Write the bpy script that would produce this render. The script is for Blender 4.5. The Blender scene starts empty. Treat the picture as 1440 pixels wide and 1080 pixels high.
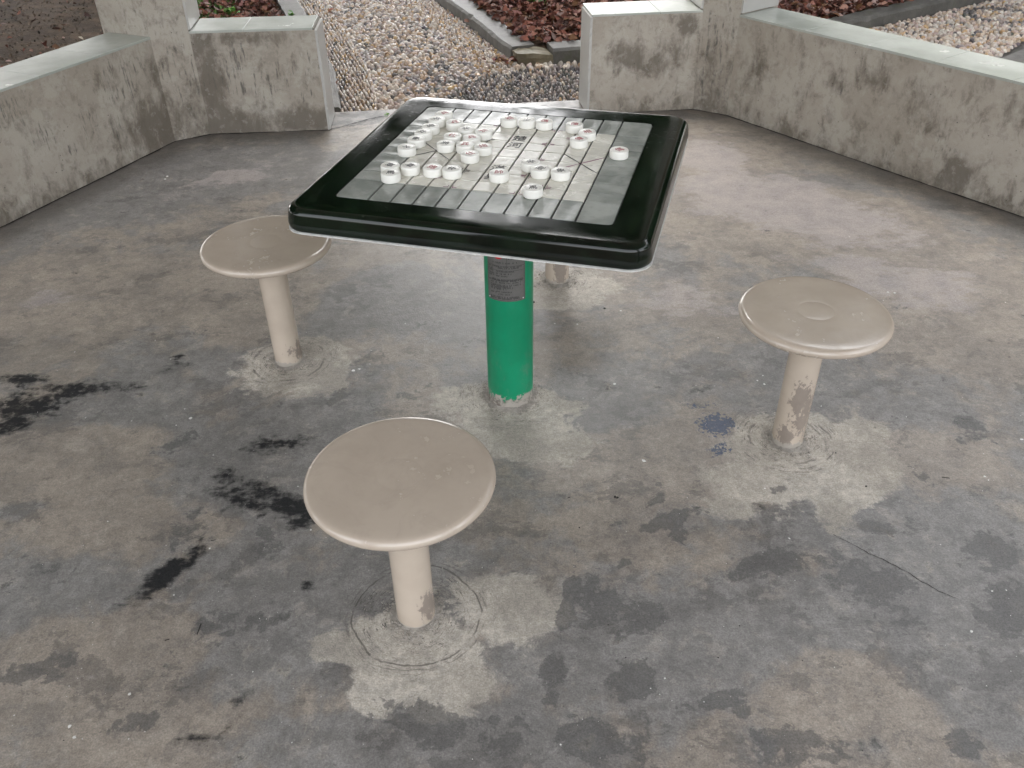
import bpy, bmesh, math, random
import numpy as np
from mathutils import Vector, Matrix
random.seed(7); rng = np.random.default_rng(11)
PI = math.pi; R = math.radians
sc = bpy.context.scene; col = sc.collection

# ------------------------------------------------------------------ camera
F, PITCH, ROLL, CAMH = 1216.25, 0.62653, -0.01398, 1.56547
fw = Vector((0, math.cos(PITCH), -math.sin(PITCH))); up0 = Vector((0, math.sin(PITCH), math.cos(PITCH))); rt0 = Vector((1, 0, 0))
rt = rt0*math.cos(ROLL)+up0*math.sin(ROLL); up = -rt0*math.sin(ROLL)+up0*math.cos(ROLL)
cd = bpy.data.cameras.new('camera'); cam = bpy.data.objects.new('camera', cd); col.objects.link(cam)
cd.sensor_width = 36; cd.lens = F/1440*36; cd.clip_start = .02; cd.clip_end = 500
M = Matrix((rt, up, -fw)).transposed().to_4x4(); M.translation = (0, 0, CAMH); cam.matrix_world = M
sc.camera = cam
def fl(px, py, z=0.0):
    """point of the level z that was measured at a photo position (used for stains and layout)"""
    d = fw*F + rt*(px-720) + up*(540-py); t = (z-CAMH)/d.z
    return np.array((d.x*t, d.y*t))

# ------------------------------------------------------------------ node helper
class NT:
    def __init__(s, name):
        s.m = bpy.data.materials.new(name); s.m.use_nodes = True; s.t = s.m.node_tree; s.n = s.t.nodes; s.l = s.t.links
        s.b = s.n['Principled BSDF']; s._geo = None
    def node(s, kind, **kw):
        n = s.n.new(kind)
        for k, v in kw.items(): setattr(n, k, v)
        return n
    def put(s, sock, v):
        if v is None: return
        if isinstance(v, bpy.types.NodeSocket): s.l.new(v, sock)
        elif isinstance(v, (tuple, list)) and len(v) == 3 and sock.type == 'RGBA': sock.default_value = (*v, 1)
        else: sock.default_value = v
    def obj(s):
        if not hasattr(s, '_tc'): s._tc = s.node('ShaderNodeTexCoord')
        return s._tc.outputs['Object']
    def pos(s):
        if s._geo is None: s._geo = s.node('ShaderNodeNewGeometry')
        return s._geo.outputs['Position']
    def mapv(s, v, scale=(1, 1, 1), loc=(0, 0, 0), rot=(0, 0, 0)):
        n = s.node('ShaderNodeMapping'); s.l.new(v, n.inputs[0]); n.inputs['Scale'].default_value = scale; n.inputs['Location'].default_value = loc; n.inputs['Rotation'].default_value = rot
        return n.outputs[0]
    def noise(s, v, scale, detail=4, rough=.55, dist=0, out=0):
        n = s.node('ShaderNodeTexNoise'); s.put(n.inputs['Vector'], v); n.inputs['Scale'].default_value = scale
        n.inputs['Detail'].default_value = detail; n.inputs['Roughness'].default_value = rough; n.inputs['Distortion'].default_value = dist
        return n.outputs[out]
    def vor(s, v, scale, feat='F1', out='Distance', rnd=1):
        n = s.node('ShaderNodeTexVoronoi', feature=feat); s.put(n.inputs['Vector'], v); n.inputs['Scale'].default_value = scale
        n.inputs['Randomness'].default_value = rnd
        return n.outputs[out]
    def ma(s, op, a, b=None, c=None, clamp=False):
        n = s.node('ShaderNodeMath', operation=op, use_clamp=clamp); s.put(n.inputs[0], a); s.put(n.inputs[1], b)
        if c is not None: s.put(n.inputs[2], c)
        return n.outputs[0]
    def step(s, v, lo, hi, a=0., b=1.):
        n = s.node('ShaderNodeMapRange', interpolation_type='SMOOTHSTEP'); s.put(n.inputs[0], v)
        for i, q in enumerate((lo, hi, a, b)): n.inputs[i+1].default_value = q
        return n.outputs[0]
    def mix(s, f, a, b, mode='MIX'):
        n = s.node('ShaderNodeMix', data_type='RGBA', blend_type=mode); s.put(n.inputs[0], f); s.put(n.inputs[6], a); s.put(n.inputs[7], b)
        return n.outputs[2]
    def attr(s, name, out='Fac'):
        return s.node('ShaderNodeAttribute', attribute_name=name).outputs[out]
    def bump(s, h, strength=.3, dist=.01, prev=None):
        n = s.node('ShaderNodeBump'); n.inputs['Strength'].default_value = strength; n.inputs['Distance'].default_value = dist
        s.put(n.inputs['Height'], h)
        if prev is not None: s.put(n.inputs['Normal'], prev)
        return n.outputs[0]
    def done(s, color=None, rough=None, normal=None, metal=None, spec=None, coat=None):
        for k, v in (('Base Color', color), ('Roughness', rough), ('Normal', normal), ('Metallic', metal), ('Specular IOR Level', spec), ('Coat Weight', coat)):
            if v is not None: s.put(s.b.inputs[k], v)
        return s.m

def flat(name, color, rough=.5, bump=0, bs=60, var=.12):
    t = NT(name); o = t.obj(); n = t.noise(o, bs, 4)
    c = t.mix(t.step(n, .3, .7), tuple(x*(1-var) for x in color), tuple(min(1, x*(1+var)) for x in color))
    return t.done(c, rough, t.bump(n, bump, .002) if bump else None)

# ------------------------------------------------------------------ materials
STOOLS = [(-.718, 2.312), (-.224, 1.2825), (.772, 1.877), (.1716, 2.817)]
TC = (-.0045, 2.1046); TH = -.2709
def floor_mat():
    t = NT('troweled_concrete'); P = t.pos()
    n1 = t.noise(P, 1.5, 4, .62, .6); n2 = t.noise(t.mapv(P, loc=(5, 3, 0)), 4.2, 6, .68, .4); n3 = t.noise(P, 42, 4, .6); n4 = t.noise(t.mapv(P, loc=(2, 7, 0)), 9, 8, .72, .3)
    nf = t.noise(P, 260, 3, .6)
    tan = t.mix(t.step(n2, .35, .65), (.375, .332, .287), (.29, .26, .23))
    gry = t.mix(t.step(n4, .35, .65), (.212, .206, .20), (.288, .28, .272))
    edge = t.ma('ADD', t.ma('MULTIPLY', n1, .62), t.ma('MULTIPLY', n4, .38))
    edge = t.ma('ADD', edge, t.ma('MULTIPLY', t.attr('f_grey'), .16))
    edge = t.ma('SUBTRACT', edge, t.ma('MULTIPLY', t.attr('f_tan'), .16))
    c = t.mix(t.step(edge, .47, .55), tan, gry)
    # flaked-off skin: patches with a crisp ragged border
    n5 = t.noise(t.mapv(P, loc=(11, 1, 0), scale=(1, 1.3, 1)), 3.4, 9, .74, .15)
    c = t.mix(t.ma('MULTIPLY', t.step(n5, .565, .58), .45), c, (.115, .11, .108))
    c = t.mix(t.ma('MULTIPLY', t.step(n5, .40, .36), .3), c, (.46, .42, .38))
    m1 = t.noise(t.mapv(P, loc=(1, 9, 0)), 13, 9, .7, .25); m2 = t.noise(t.mapv(P, loc=(8, 9, 0)), 30, 7, .7)
    c = t.mix(t.ma('MULTIPLY', t.step(m1, .53, .58), .34), c, (.16, .155, .155)); c = t.mix(t.ma('MULTIPLY', t.step(m1, .44, .39), .30), c, (.47, .43, .385))
    c = t.mix(1., c, t.mix(t.step(m2, .3, .7), (.86, .855, .85), (1.12, 1.12, 1.12)), 'MULTIPLY')
    thr = t.ma('ADD', t.attr('f_thresh_dim'), t.ma('MULTIPLY', t.ma('SUBTRACT', n4, .5), .8)); c = t.mix(t.ma('MULTIPLY', t.step(thr, .35, .5), .7), c, t.mix(n3, (.13, .122, .12), (.19, .178, .172)))  # grey threshold strip, darkened in colour to offset the sky light there
    pk = t.ma('ADD', t.attr('f_pink'), t.ma('MULTIPLY', t.ma('SUBTRACT', n5, .5), 2.4)); c = t.mix(t.ma('MULTIPLY', t.step(pk, .35, .6), .7), c, t.mix(t.step(n4, .35, .65), (.50, .45, .43), (.40, .365, .36)))
    # fresh pale mortar round the posts
    lf = t.ma('ADD', t.attr('f_light'), t.ma('ADD', t.ma('MULTIPLY', t.ma('SUBTRACT', n4, .5), 1.7), t.ma('MULTIPLY', t.ma('SUBTRACT', n2, .5), 1.2)))
    lf2 = t.step(lf, .26, .44)
    pale = t.mix(t.step(n3, .35, .7), (.50, .465, .41), (.66, .615, .55))
    pale = t.mix(t.step(n2, .4, .62), pale, (.40, .37, .325))
    c = t.mix(t.ma('MULTIPLY', lf2, t.step(m2, .3, .6, .6, .98)), c, pale)
    # grey and near-black stains, plus threshold darkening against the light
    gf = t.ma('ADD', t.attr('f_mid'), t.ma('MULTIPLY', t.ma('SUBTRACT', n4, .5), 2.6))
    gf = t.ma('ADD', gf, t.ma('MULTIPLY', t.ma('SUBTRACT', n3, .5), .9))
    c = t.mix(t.ma('MULTIPLY', t.step(gf, .42, .58), .7), c, t.mix(n3, (.088, .087, .088), (.14, .137, .135)))
    df = t.ma('ADD', t.attr('f_dark'), t.ma('MULTIPLY', t.ma('SUBTRACT', n4, .52), 2.0))
    df = t.ma('ADD', df, t.ma('MULTIPLY', t.ma('SUBTRACT', n3, .5), 1.3))
    dst = t.noise(t.mapv(P, scale=(1, 3.2, 1), rot=(0, 0, .35)), 11, 6, .7, .4); df = t.ma('ADD', df, t.ma('MULTIPLY', t.ma('SUBTRACT', dst, .5), 1.1))
    dkm = t.step(df, .22, 1.0); c = t.mix(t.ma('MULTIPLY', dkm, .96), c, (.018, .019, .021))
    m4b = t.noise(P, 110, 2, .6)
    bf = t.ma('ADD', t.attr('f_blue'), t.ma('MULTIPLY', t.ma('SUBTRACT', n3, .5), 2.4))
    bf = t.ma('ADD', bf, t.ma('MULTIPLY', t.ma('SUBTRACT', m4b, .5), 2.2))
    c = t.mix(t.ma('MULTIPLY', t.ma('MULTIPLY', t.step(bf, .25, .6), t.step(t.attr('f_blue'), .0, .25)), .85), c, (.045, .075, .15))
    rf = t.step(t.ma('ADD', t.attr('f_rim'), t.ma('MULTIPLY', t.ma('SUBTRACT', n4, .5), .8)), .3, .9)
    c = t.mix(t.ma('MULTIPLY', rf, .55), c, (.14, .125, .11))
    # trowel grooves round the posts
    wob = t.noise(P, 9, 3, .6, out=1)
    wv = t.node('ShaderNodeVectorMath', operation='SCALE'); t.put(wv.inputs[0], wob); wv.inputs['Scale'].default_value = .035
    pv = t.node('ShaderNodeVectorMath', operation='ADD'); t.put(pv.inputs[0], P); t.put(pv.inputs[1], wv.outputs[0])
    groove = None; scr = None
    rings = [(STOOLS[1], .142, .0020, .9), (STOOLS[1], .155, .0016, .5), (STOOLS[0], .115, .0035, .7), (STOOLS[0], .135, .0016, .4), (STOOLS[2], .105, .003, .6), (STOOLS[2], .125, .002, .7), (STOOLS[2], .14, .0016, .5), (STOOLS[3], .10, .003, .6), (TC, .13, .002, .35)]
    brk = t.noise(P, 17, 3, .6)
    for i, (cxy, rr, w, s_) in enumerate(rings):
        sb = t.node('ShaderNodeVectorMath', operation='DISTANCE'); t.put(sb.inputs[0], pv.outputs[0]); sb.inputs[1].default_value = (cxy[0]+.0175, cxy[1]+.0175, .0175)
        d = t.ma('ABSOLUTE', t.ma('SUBTRACT', sb.outputs['Value'], rr))
        g = t.ma('MULTIPLY', t.step(d, w*.5, w*1.6, 1., 0.), s_)
        g = t.ma('MULTIPLY', g, t.step(brk, .38+.02*i, .55) if i else t.step(brk, .36, .48))
        groove = g if groove is None else t.ma('MAXIMUM', groove, g)
    # swirled trowel scratches near the posts: noise stretched along the ring
    for i, cxy in enumerate(STOOLS+[TC]):
        mp = t.mapv(P, loc=(-cxy[0], -cxy[1], 0))
        gr = t.node('ShaderNodeTexGradient', gradient_type='RADIAL'); t.put(gr.inputs[0], mp)
        ln = t.node('ShaderNodeVectorMath', operation='LENGTH'); t.put(ln.inputs[0], mp)
        cb = t.node('ShaderNodeCombineXYZ'); t.put(cb.inputs[0], t.ma('MULTIPLY', gr.outputs[1], 14.)); t.put(cb.inputs[1], t.ma('MULTIPLY', ln.outputs['Value'], 150.))
        nn = t.noise(cb.outputs[0], 1., 4, .7, 2.2)
        near = t.step(ln.outputs['Value'], .10, .23, 1., 0.)
        q = t.ma('MULTIPLY', t.ma('MULTIPLY', t.step(nn, .54, .62), near), t.step(brk, .42, .56))
        scr = q if scr is None else t.ma('MAXIMUM', scr, q)
    c = t.mix(t.ma('MULTIPLY', groove, .75), c, (.07, .062, .055))
    c = t.mix(t.ma('MULTIPLY', scr, .9), c, (.075, .066, .058))
    # long trowel marks
    sm = t.noise(t.mapv(P, scale=(3, 60, 1), rot=(0, 0, .6)), 1.2, 4, .6); smk = t.ma('MULTIPLY', t.step(sm, .60, .66), t.step(n1, .45, .6))
    c = t.mix(t.ma('MULTIPLY', smk, .16), c, (.12, .11, .105))
    # pits and specks
    v = t.vor(P, 75); c = t.mix(t.ma('MULTIPLY', t.ma('MULTIPLY', t.step(v, .05, .10, 1., 0.), t.step(n2, .52, .6)), .5), c, (.07, .065, .06))
    v2 = t.vor(t.mapv(P, loc=(3.3, .7, 0)), 38); c = t.mix(t.ma('MULTIPLY', t.ma('MULTIPLY', t.step(v2, .03, .06, 1., 0.), t.step(n4, .5, .56)), .75), c, (.55, .53, .5))
    c = t.mix(1., c, t.mix(t.step(nf, .25, .75), (.66, .645, .625), (1.02, 1.0, .972)), 'MULTIPLY'); m4 = t.noise(t.mapv(P, loc=(4, 4, 0)), 105, 3, .7); c = t.mix(1., c, t.mix(t.step(m4, .3, .7), (.88, .88, .88), (1.12, 1.12, 1.12)), 'MULTIPLY')
    hf = t.ma('ADD', t.ma('MULTIPLY', t.noise(P, 42, 4, .65), .6), t.ma('MULTIPLY', t.noise(P, 200, 2), .4))
    r = t.ma('ADD', t.step(n4, .3, .7, .31, .50), t.ma('MULTIPLY', lf2, .22)); r = t.ma('MAXIMUM', r, t.ma('MULTIPLY', dkm, .75))
    return t.done(c, r, t.bump(hf, .5, .003), spec=t.ma('MULTIPLY_ADD', dkm, -.35, .5))
def plaster_mat():
    t = NT('dirty_plaster'); P = t.pos()
    n1 = t.noise(P, 2.3, 6, .6); n2 = t.noise(t.mapv(P, scale=(1, 1, .6)), 16, 8, .7, .3); n3 = t.noise(t.mapv(P, loc=(4, 4, 1)), 30, 5, .62); ng = t.noise(P, 320, 2)
    c = t.mix(t.step(n1, .35, .65), (.43, .376, .312), (.52, .468, .402))
    c = t.mix(t.ma('MULTIPLY', t.step(n2, .52, .66), .5), c, (.27, .238, .195))
    c = t.mix(t.ma('MULTIPLY', t.step(t.noise(t.mapv(P, loc=(9, 2, 0)), 5, 8, .65, .3), .50, .56), .45), c, (.57, .525, .455))
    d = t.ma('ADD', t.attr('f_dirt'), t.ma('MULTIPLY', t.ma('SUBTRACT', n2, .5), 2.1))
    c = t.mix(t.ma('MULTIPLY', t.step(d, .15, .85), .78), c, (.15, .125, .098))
    st = t.noise(t.mapv(P, scale=(1, 1, .16)), 62, 4, .65)
    k = t.ma('MULTIPLY', t.step(st, .52, .66), t.step(t.ma('ADD', t.attr('f_smudge'), t.ma('MULTIPLY', t.ma('SUBTRACT', n3, .5), 1.8)), .12, .6))
    c = t.mix(t.ma('MULTIPLY', k, .78), c, (.105, .10, .092))
    m3 = t.noise(t.mapv(P, loc=(2, 2, 5)), 22, 8, .72, .2); c = t.mix(t.ma('MULTIPLY', t.step(m3, .52, .60), .28), c, (.23, .20, .165)); c = t.mix(t.ma('MULTIPLY', t.step(m3, .44, .38), .3), c, (.56, .52, .46))
    v = t.vor(P, 26); pit = t.ma('MULTIPLY', t.step(v, .05, .085, 1., 0.), t.step(n1, .48, .56))
    c = t.mix(t.ma('MULTIPLY', pit, .8), c, (.06, .05, .042))
    c = t.mix(1., c, t.mix(ng, (.70, .705, .705), (.90, .905, .905)), 'MULTIPLY')
    h = t.ma('ADD', t.ma('MULTIPLY', n3, .8), t.ma('MULTIPLY', ng, .2)); h = t.ma('SUBTRACT', h, t.ma('MULTIPLY', pit, 1.5)); h = t.ma('SUBTRACT', h, t.ma('MULTIPLY', k, .3))
    return t.done(c, .72, t.bump(h, .5, .004), spec=.3)
def tile_mat(name, a, b, rough=.12):
    t = NT(name); P = t.pos(); n = t.noise(P, 3.2, 5, .6); n2 = t.noise(P, 18, 5, .65)
    c = t.mix(t.step(n, .35, .65), a, b); c = t.mix(t.ma('MULTIPLY', t.step(n2, .55, .75), .14), c, tuple(x*.7 for x in a))
    return t.done(c, t.step(n, .35, .7, rough+.08, rough+.16), t.bump(n2, .03, .004))
M_floor = floor_mat(); M_plaster = plaster_mat()
M_cap = tile_mat('glazed_tile', (.40, .42, .375), (.48, .495, .455)); M_capw = tile_mat('white_tile', (.42, .41, .385), (.49, .48, .455), .25)
M_grout = flat('grout', (.20, .19, .165), .85, .3, 90)
def concrete(name, a, b, wet=.6):
    t = NT(name); P = t.pos(); n = t.noise(P, 7, 7, .65, .3); n3 = t.noise(P, 90, 4)
    c = t.mix(t.step(n, .35, .65), a, b); m = t.step(t.noise(t.mapv(P, loc=(3, 1, 0)), 5, 8, .7), .56, .64)
    c = t.mix(t.ma('MULTIPLY', m, .5), c, (.075, .085, .045))
    return t.done(c, wet, t.bump(t.ma('ADD', n, t.ma('MULTIPLY', n3, .4)), .6, .008))
M_kerb = concrete('kerb_concrete', (.075, .07, .062), (.115, .108, .095))
M_kerbl = concrete('pale_kerb', (.12, .11, .10), (.17, .16, .145))
M_mortar = concrete('path_mortar', (.045, .04, .036), (.08, .07, .062))
M_soil = NT('soil'); _P = M_soil.pos(); _n = M_soil.noise(_P, 6, 8, .7); _n2 = M_soil.noise(_P, 40, 5, .7)
M_soil = M_soil.done(M_soil.mix(M_soil.step(_n, .35, .65), (.042, .027, .016), (.100, .066, .042)), .85, M_soil.bump(M_soil.ma('ADD', _n, M_soil.ma('MULTIPLY', _n2, .5)), .9, .03), spec=.12)
def vcol_mat(name, rough=.35, vs=90, var=.25, bump=.2, spec=.5):
    t = NT(name); a = t.attr('col', 'Color'); n = t.noise(t.pos(), vs, 3)
    c = t.mix(1., a, t.mix(n, (1-var,)*3, (1+var,)*3), 'MULTIPLY')
    return t.done(c, rough, t.bump(n, bump, .002), spec=spec)
M_peb = vcol_mat('pebble_stone', .22, 120, .25, .25)
M_leaf = vcol_mat('dry_leaf', .75, 150, .3, .3, .2)
M_green = vcol_mat('green_leaf', .45, 60, .2, .2)
# table
def frame_mat():
    t = NT('dark_green_plastic'); o = t.obj()
    n = t.noise(t.mapv(o, scale=(1, 1.4, 1)), 9, 6, .6, .8); s1 = t.noise(t.mapv(o, scale=(25, 140, 10), rot=(0, 0, .5)), 1.3, 3, .6); n3 = t.noise(o, 6, 3); n4 = t.noise(o, 70, 6, .7)
    c = t.mix(t.step(n, .4, .62), (.0022, .0045, .003), (.005, .012, .0065))
    scuff = t.ma('MULTIPLY', t.step(s1, .62, .70), t.step(n3, .52, .60))
    sp = t.ma('MULTIPLY', t.step(n4, .60, .68), t.step(t.noise(t.mapv(o, loc=(2, 2, 0)), 8, 3), .56, .63))
    k = t.ma('MAXIMUM', scuff, sp)
    topm = t.step(t.ma('ADD', t.node('ShaderNodeSeparateXYZ').outputs[0], 0.), 0, 1)
    sx = t.node('ShaderNodeSeparateXYZ'); t.put(sx.inputs[0], o); topm = t.step(sx.outputs[2], -.006, -.002)
    k = t.ma('MULTIPLY', k, topm)
    c = t.mix(t.ma('MULTIPLY', k, .35), c, (.14, .16, .13))
    return t.done(c, t.ma('ADD', t.step(n3, .3, .7, .07, .15), t.ma('MULTIPLY', k, .35)), t.bump(t.ma('ADD', n3, t.ma('MULTIPLY', n4, .02)), .06, .006), spec=.5)
M_frame = frame_mat()
M_white = flat('white_plastic', (.55, .55, .53), .35)
M_black = flat('black_groove', (.006, .006, .006), .5)
def bt(name, a, b, rough):
    t = NT(name); o = t.obj(); n = t.noise(o, 14, 5, .6, .5); n2 = t.noise(t.mapv(o, loc=(1, 1, 0)), 60, 5, .7)
    c = t.mix(t.step(n, .35, .65), a, b); c = t.mix(t.ma('MULTIPLY', t.step(n2, .56, .72), .25), c, tuple(x*.5 for x in a))
    return t.done(c, t.step(n, .3, .7, rough, rough+.1), t.bump(t.noise(o, 22, 2, .5), .2, .006), spec=.6)
M_tgrey = bt('grey_board_tile', (.26, .275, .25), (.35, .365, .33), .17)
M_tcream = bt('cream_board_tile', (.66, .635, .55), (.76, .735, .65), .2)
M_ink = flat('black_ink', (.012, .012, .014), .5); M_red = flat('red_ink', (.33, .018, .03), .5); M_purple = flat('faded_purple', (.16, .03, .09), .5); M_redlogo = flat('red_logo', (.45, .015, .02), .4)
M_piece = flat('ivory_plastic', (.86, .845, .785), .33, 0, 30, .02)
def post_mat():
    t = NT('green_paint'); o = t.obj(); P = t.pos(); sx = t.node('ShaderNodeSeparateXYZ'); t.put(sx.inputs[0], P); z = sx.outputs[2]
    n = t.noise(P, 38, 7, .7); n2 = t.noise(P, 8, 3)
    e = t.ma('ADD', z, t.ma('MULTIPLY', t.ma('SUBTRACT', n, .5), .12))
    k = t.step(e, .034, .040)
    bare = t.mix(t.step(n, .45, .6), (.34, .31, .27), (.15, .13, .11))
    g = t.mix(t.step(n2, .35, .65), (.0, .20, .092), (.002, .235, .112))
    du = t.noise(t.mapv(P, scale=(1, 1, .5)), 26, 7, .72, .3); dm = t.ma('MULTIPLY', t.step(du, .56, .68), t.step(z, .05, .30, 1., .15)); g = t.mix(t.ma('MULTIPLY', dm, .35), g, (.20, .22, .17))
    return t.done(t.mix(k, bare, g), t.ma('MULTIPLY_ADD', k, -.52, .85), t.bump(t.ma('ADD', t.ma('MULTIPLY', t.noise(P, 150, 3), .15), t.ma('MULTIPLY', k, .5)), .3, .003))
M_post = post_mat()
def beige(worn):
    t = NT('beige_plastic_worn' if worn else 'beige_plastic'); P = t.pos(); n = t.noise(P, 5, 5, .6); n2 = t.noise(P, 45, 5, .65)
    c = t.mix(t.step(n, .35, .65), (.44, .37, .30), (.49, .415, .34)); r = t.step(n2, .3, .7, .12, .2)
    if worn:
        w = t.noise(t.mapv(P, scale=(1, 1, .6)), 62, 8, .72, .2); fm = t.attr('f_worn')
        k = t.step(t.ma('ADD', fm, t.ma('MULTIPLY', t.ma('SUBTRACT', w, .5), 2.6)), .62, .72)
        c = t.mix(t.ma('MULTIPLY', k, .8), c, t.mix(n2, (.125, .10, .085), (.24, .20, .168))); r = t.ma('MULTIPLY_ADD', k, .45, r)
        lo = t.attr('f_mortar'); k2 = t.step(t.ma('ADD', lo, t.ma('MULTIPLY', t.ma('SUBTRACT', n2, .5), 1.6)), .45, .6)
        c = t.mix(k2, c, (.33, .30, .26)); r = t.ma('MULTIPLY_ADD', k2, .4, r)
        return t.done(c, r, t.bump(t.ma('ADD', k, k2), .3, .0015))
    sm_ = t.noise(t.mapv(P, loc=(3, 3, 0)), 9, 6, .7, 1.); c = t.mix(t.ma('MULTIPLY', t.step(sm_, .48, .72), .22), c, (.26, .215, .17)); r = t.ma('MULTIPLY_ADD', t.step(sm_, .4, .7), .12, r)
    v = t.vor(P, 70); sc_ = t.ma('MULTIPLY', t.step(v, .03, .06, 1., 0.), t.step(n2, .53, .58)); c = t.mix(t.ma('MULTIPLY', sc_, .6), c, (.15, .12, .1))
    return t.done(c, r, t.bump(n2, .02, .004), spec=.9)
M_seat = beige(False); M_stem = beige(True)
M_plate = NT('label_plate'); _o = M_plate.noise(M_plate.pos(), 160, 3); M_plate = M_plate.done(M_plate.mix(_o, (.13, .127, .12), (.18, .175, .165)), .42, metal=.35)
M_bark = concrete('bark', (.07, .055, .04), (.13, .105, .08)); M_roof = flat('painted_soffit', (.74, .73, .69), .7, .2, 20)
M_rooftile = flat('roof_tile', (.20, .08, .05), .6, .3, 30)
M_chip = flat('paint_chip', (.66, .65, .62), .6); M_dark = flat('dark_crumb', (.02, .018, .016), .7)

# ------------------------------------------------------------------ object helpers
def link(name, me, mat, parent=None, loc=None):
    o = bpy.data.objects.new(name, me); col.objects.link(o)
    for m in (mat if isinstance(mat, (list, tuple)) else [mat]): me.materials.append(m)
    if parent: o.parent = parent
    if loc: o.location = loc
    return o
def tag(o, label=None, cat=None, group=None, kind=None):
    for k, v in (('label', label), ('category', cat), ('group', group), ('kind', kind)):
        if v: o[k] = v
    return o
def empty(name, loc, rz=0):
    o = bpy.data.objects.new(name, None); col.objects.link(o); o.location = loc; o.rotation_euler.z = rz; o.empty_display_size = .1
    return o
def from_bm(name, bm, mat, parent=None, smooth=False, angle=None, loc=None):
    bmesh.ops.recalc_face_normals(bm, faces=bm.faces)
    me = bpy.data.meshes.new(name); bm.to_mesh(me); bm.free()
    if smooth: me.shade_smooth()
    if angle: me.set_sharp_from_angle(angle=R(angle))
    return link(name, me, mat, parent, loc)
def from_arr(name, V, Fs, mat, parent=None, smooth=False, colr=None, mi=None):
    """V (n,3) array, Fs list of (m,k) index arrays"""
    me = bpy.data.meshes.new(name); V = np.asarray(V, np.float32)
    me.vertices.add(len(V)); me.vertices.foreach_set('co', V.ravel())
    loops = np.concatenate([f.ravel() for f in Fs]).astype(np.int32); tot = np.concatenate([np.full(len(f), f.shape[1]) for f in Fs]).astype(np.int32)
    st = np.concatenate([[0], np.cumsum(tot)[:-1]]).astype(np.int32)
    me.loops.add(len(loops)); me.loops.foreach_set('vertex_index', loops)
    me.polygons.add(len(tot)); me.polygons.foreach_set('loop_start', st); me.polygons.foreach_set('loop_total', tot)
    if smooth: me.polygons.foreach_set('use_smooth', np.ones(len(tot), bool))
    me.update(calc_edges=True); me.validate()
    if colr is not None:
        a = me.color_attributes.new('col', 'FLOAT_COLOR', 'POINT'); a.data.foreach_set('color', np.concatenate([colr, np.ones((len(colr), 1))], 1).astype(np.float32).ravel())
    return link(name, me, mat, parent)
def prism(bm, pts, z0, z1, mi=0):
    lo = [bm.verts.new((x, y, z0)) for x, y in pts]; hi = [bm.verts.new((x, y, z1)) for x, y in pts]; n = len(pts); fs = []
    fs.append(bm.faces.new(hi)); fs.append(bm.faces.new(lo[::-1]))
    for i in range(n): fs.append(bm.faces.new((lo[i], lo[(i+1) % n], hi[(i+1) % n], hi[i])))
    for f in fs: f.material_index = mi
    return fs
def lathe(name, prof, mat, parent, seg=96, loc=None, angle=40):
    bm = bmesh.new(); rings = []
    for r, z in prof:
        if r < 1e-6: rings.append([bm.verts.new((0, 0, z))])
        else: rings.append([bm.verts.new((r*math.cos(2*PI*i/seg), r*math.sin(2*PI*i/seg), z)) for i in range(seg)])
    for a, b in zip(rings, rings[1:]):
        for i in range(seg):
            j = (i+1) % seg
            if len(a) == 1 and len(b) == 1: continue
            if len(a) == 1: bm.faces.new((a[0], b[i], b[j]))
            elif len(b) == 1: bm.faces.new((a[i], a[j], b[0]))
            else: bm.faces.new((a[i], a[j], b[j], b[i]))
    return from_bm(name, bm, mat, parent, True, angle, loc)
_tc = {}
def glyph_mesh(ch, size, depth=.0002):
    cu = bpy.data.curves.new('t', 'FONT'); cu.body = ch; cu.size = size; cu.align_x = 'CENTER'; cu.align_y = 'CENTER'; cu.extrude = depth; cu.resolution_u = 2
    o = bpy.data.objects.new('t', cu); col.objects.link(o); dg = bpy.context.evaluated_depsgraph_get(); dg.update()
    me = bpy.data.meshes.new_from_object(o.evaluated_get(dg)); bpy.data.objects.remove(o); bpy.data.curves.remove(cu)
    n = len(me.vertices); co = np.empty(n*3, np.float32); me.vertices.foreach_get('co', co); co = co.reshape(-1, 3)
    mid = (co.max(0)+co.min(0))/2; mid[2] = 0; ext = co[:, :2].max(0)-co[:, :2].min(0)
    co -= mid; me.vertices.foreach_set('co', co.ravel()); me.update()
    return me

# ------------------------------------------------------------------ pavilion layout
HC = np.array((-.02, 2.19)); HR = 2.747; HA = R(6.4); WT = .25; WH = .51; PZ = -.06
def hexp(extra, k): # corner k of the hexagon whose sides are moved out by extra
    r = HR + extra/math.cos(PI/6); a = HA + k*PI/3
    return HC + r*np.array((math.cos(a), math.sin(a)))
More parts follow.
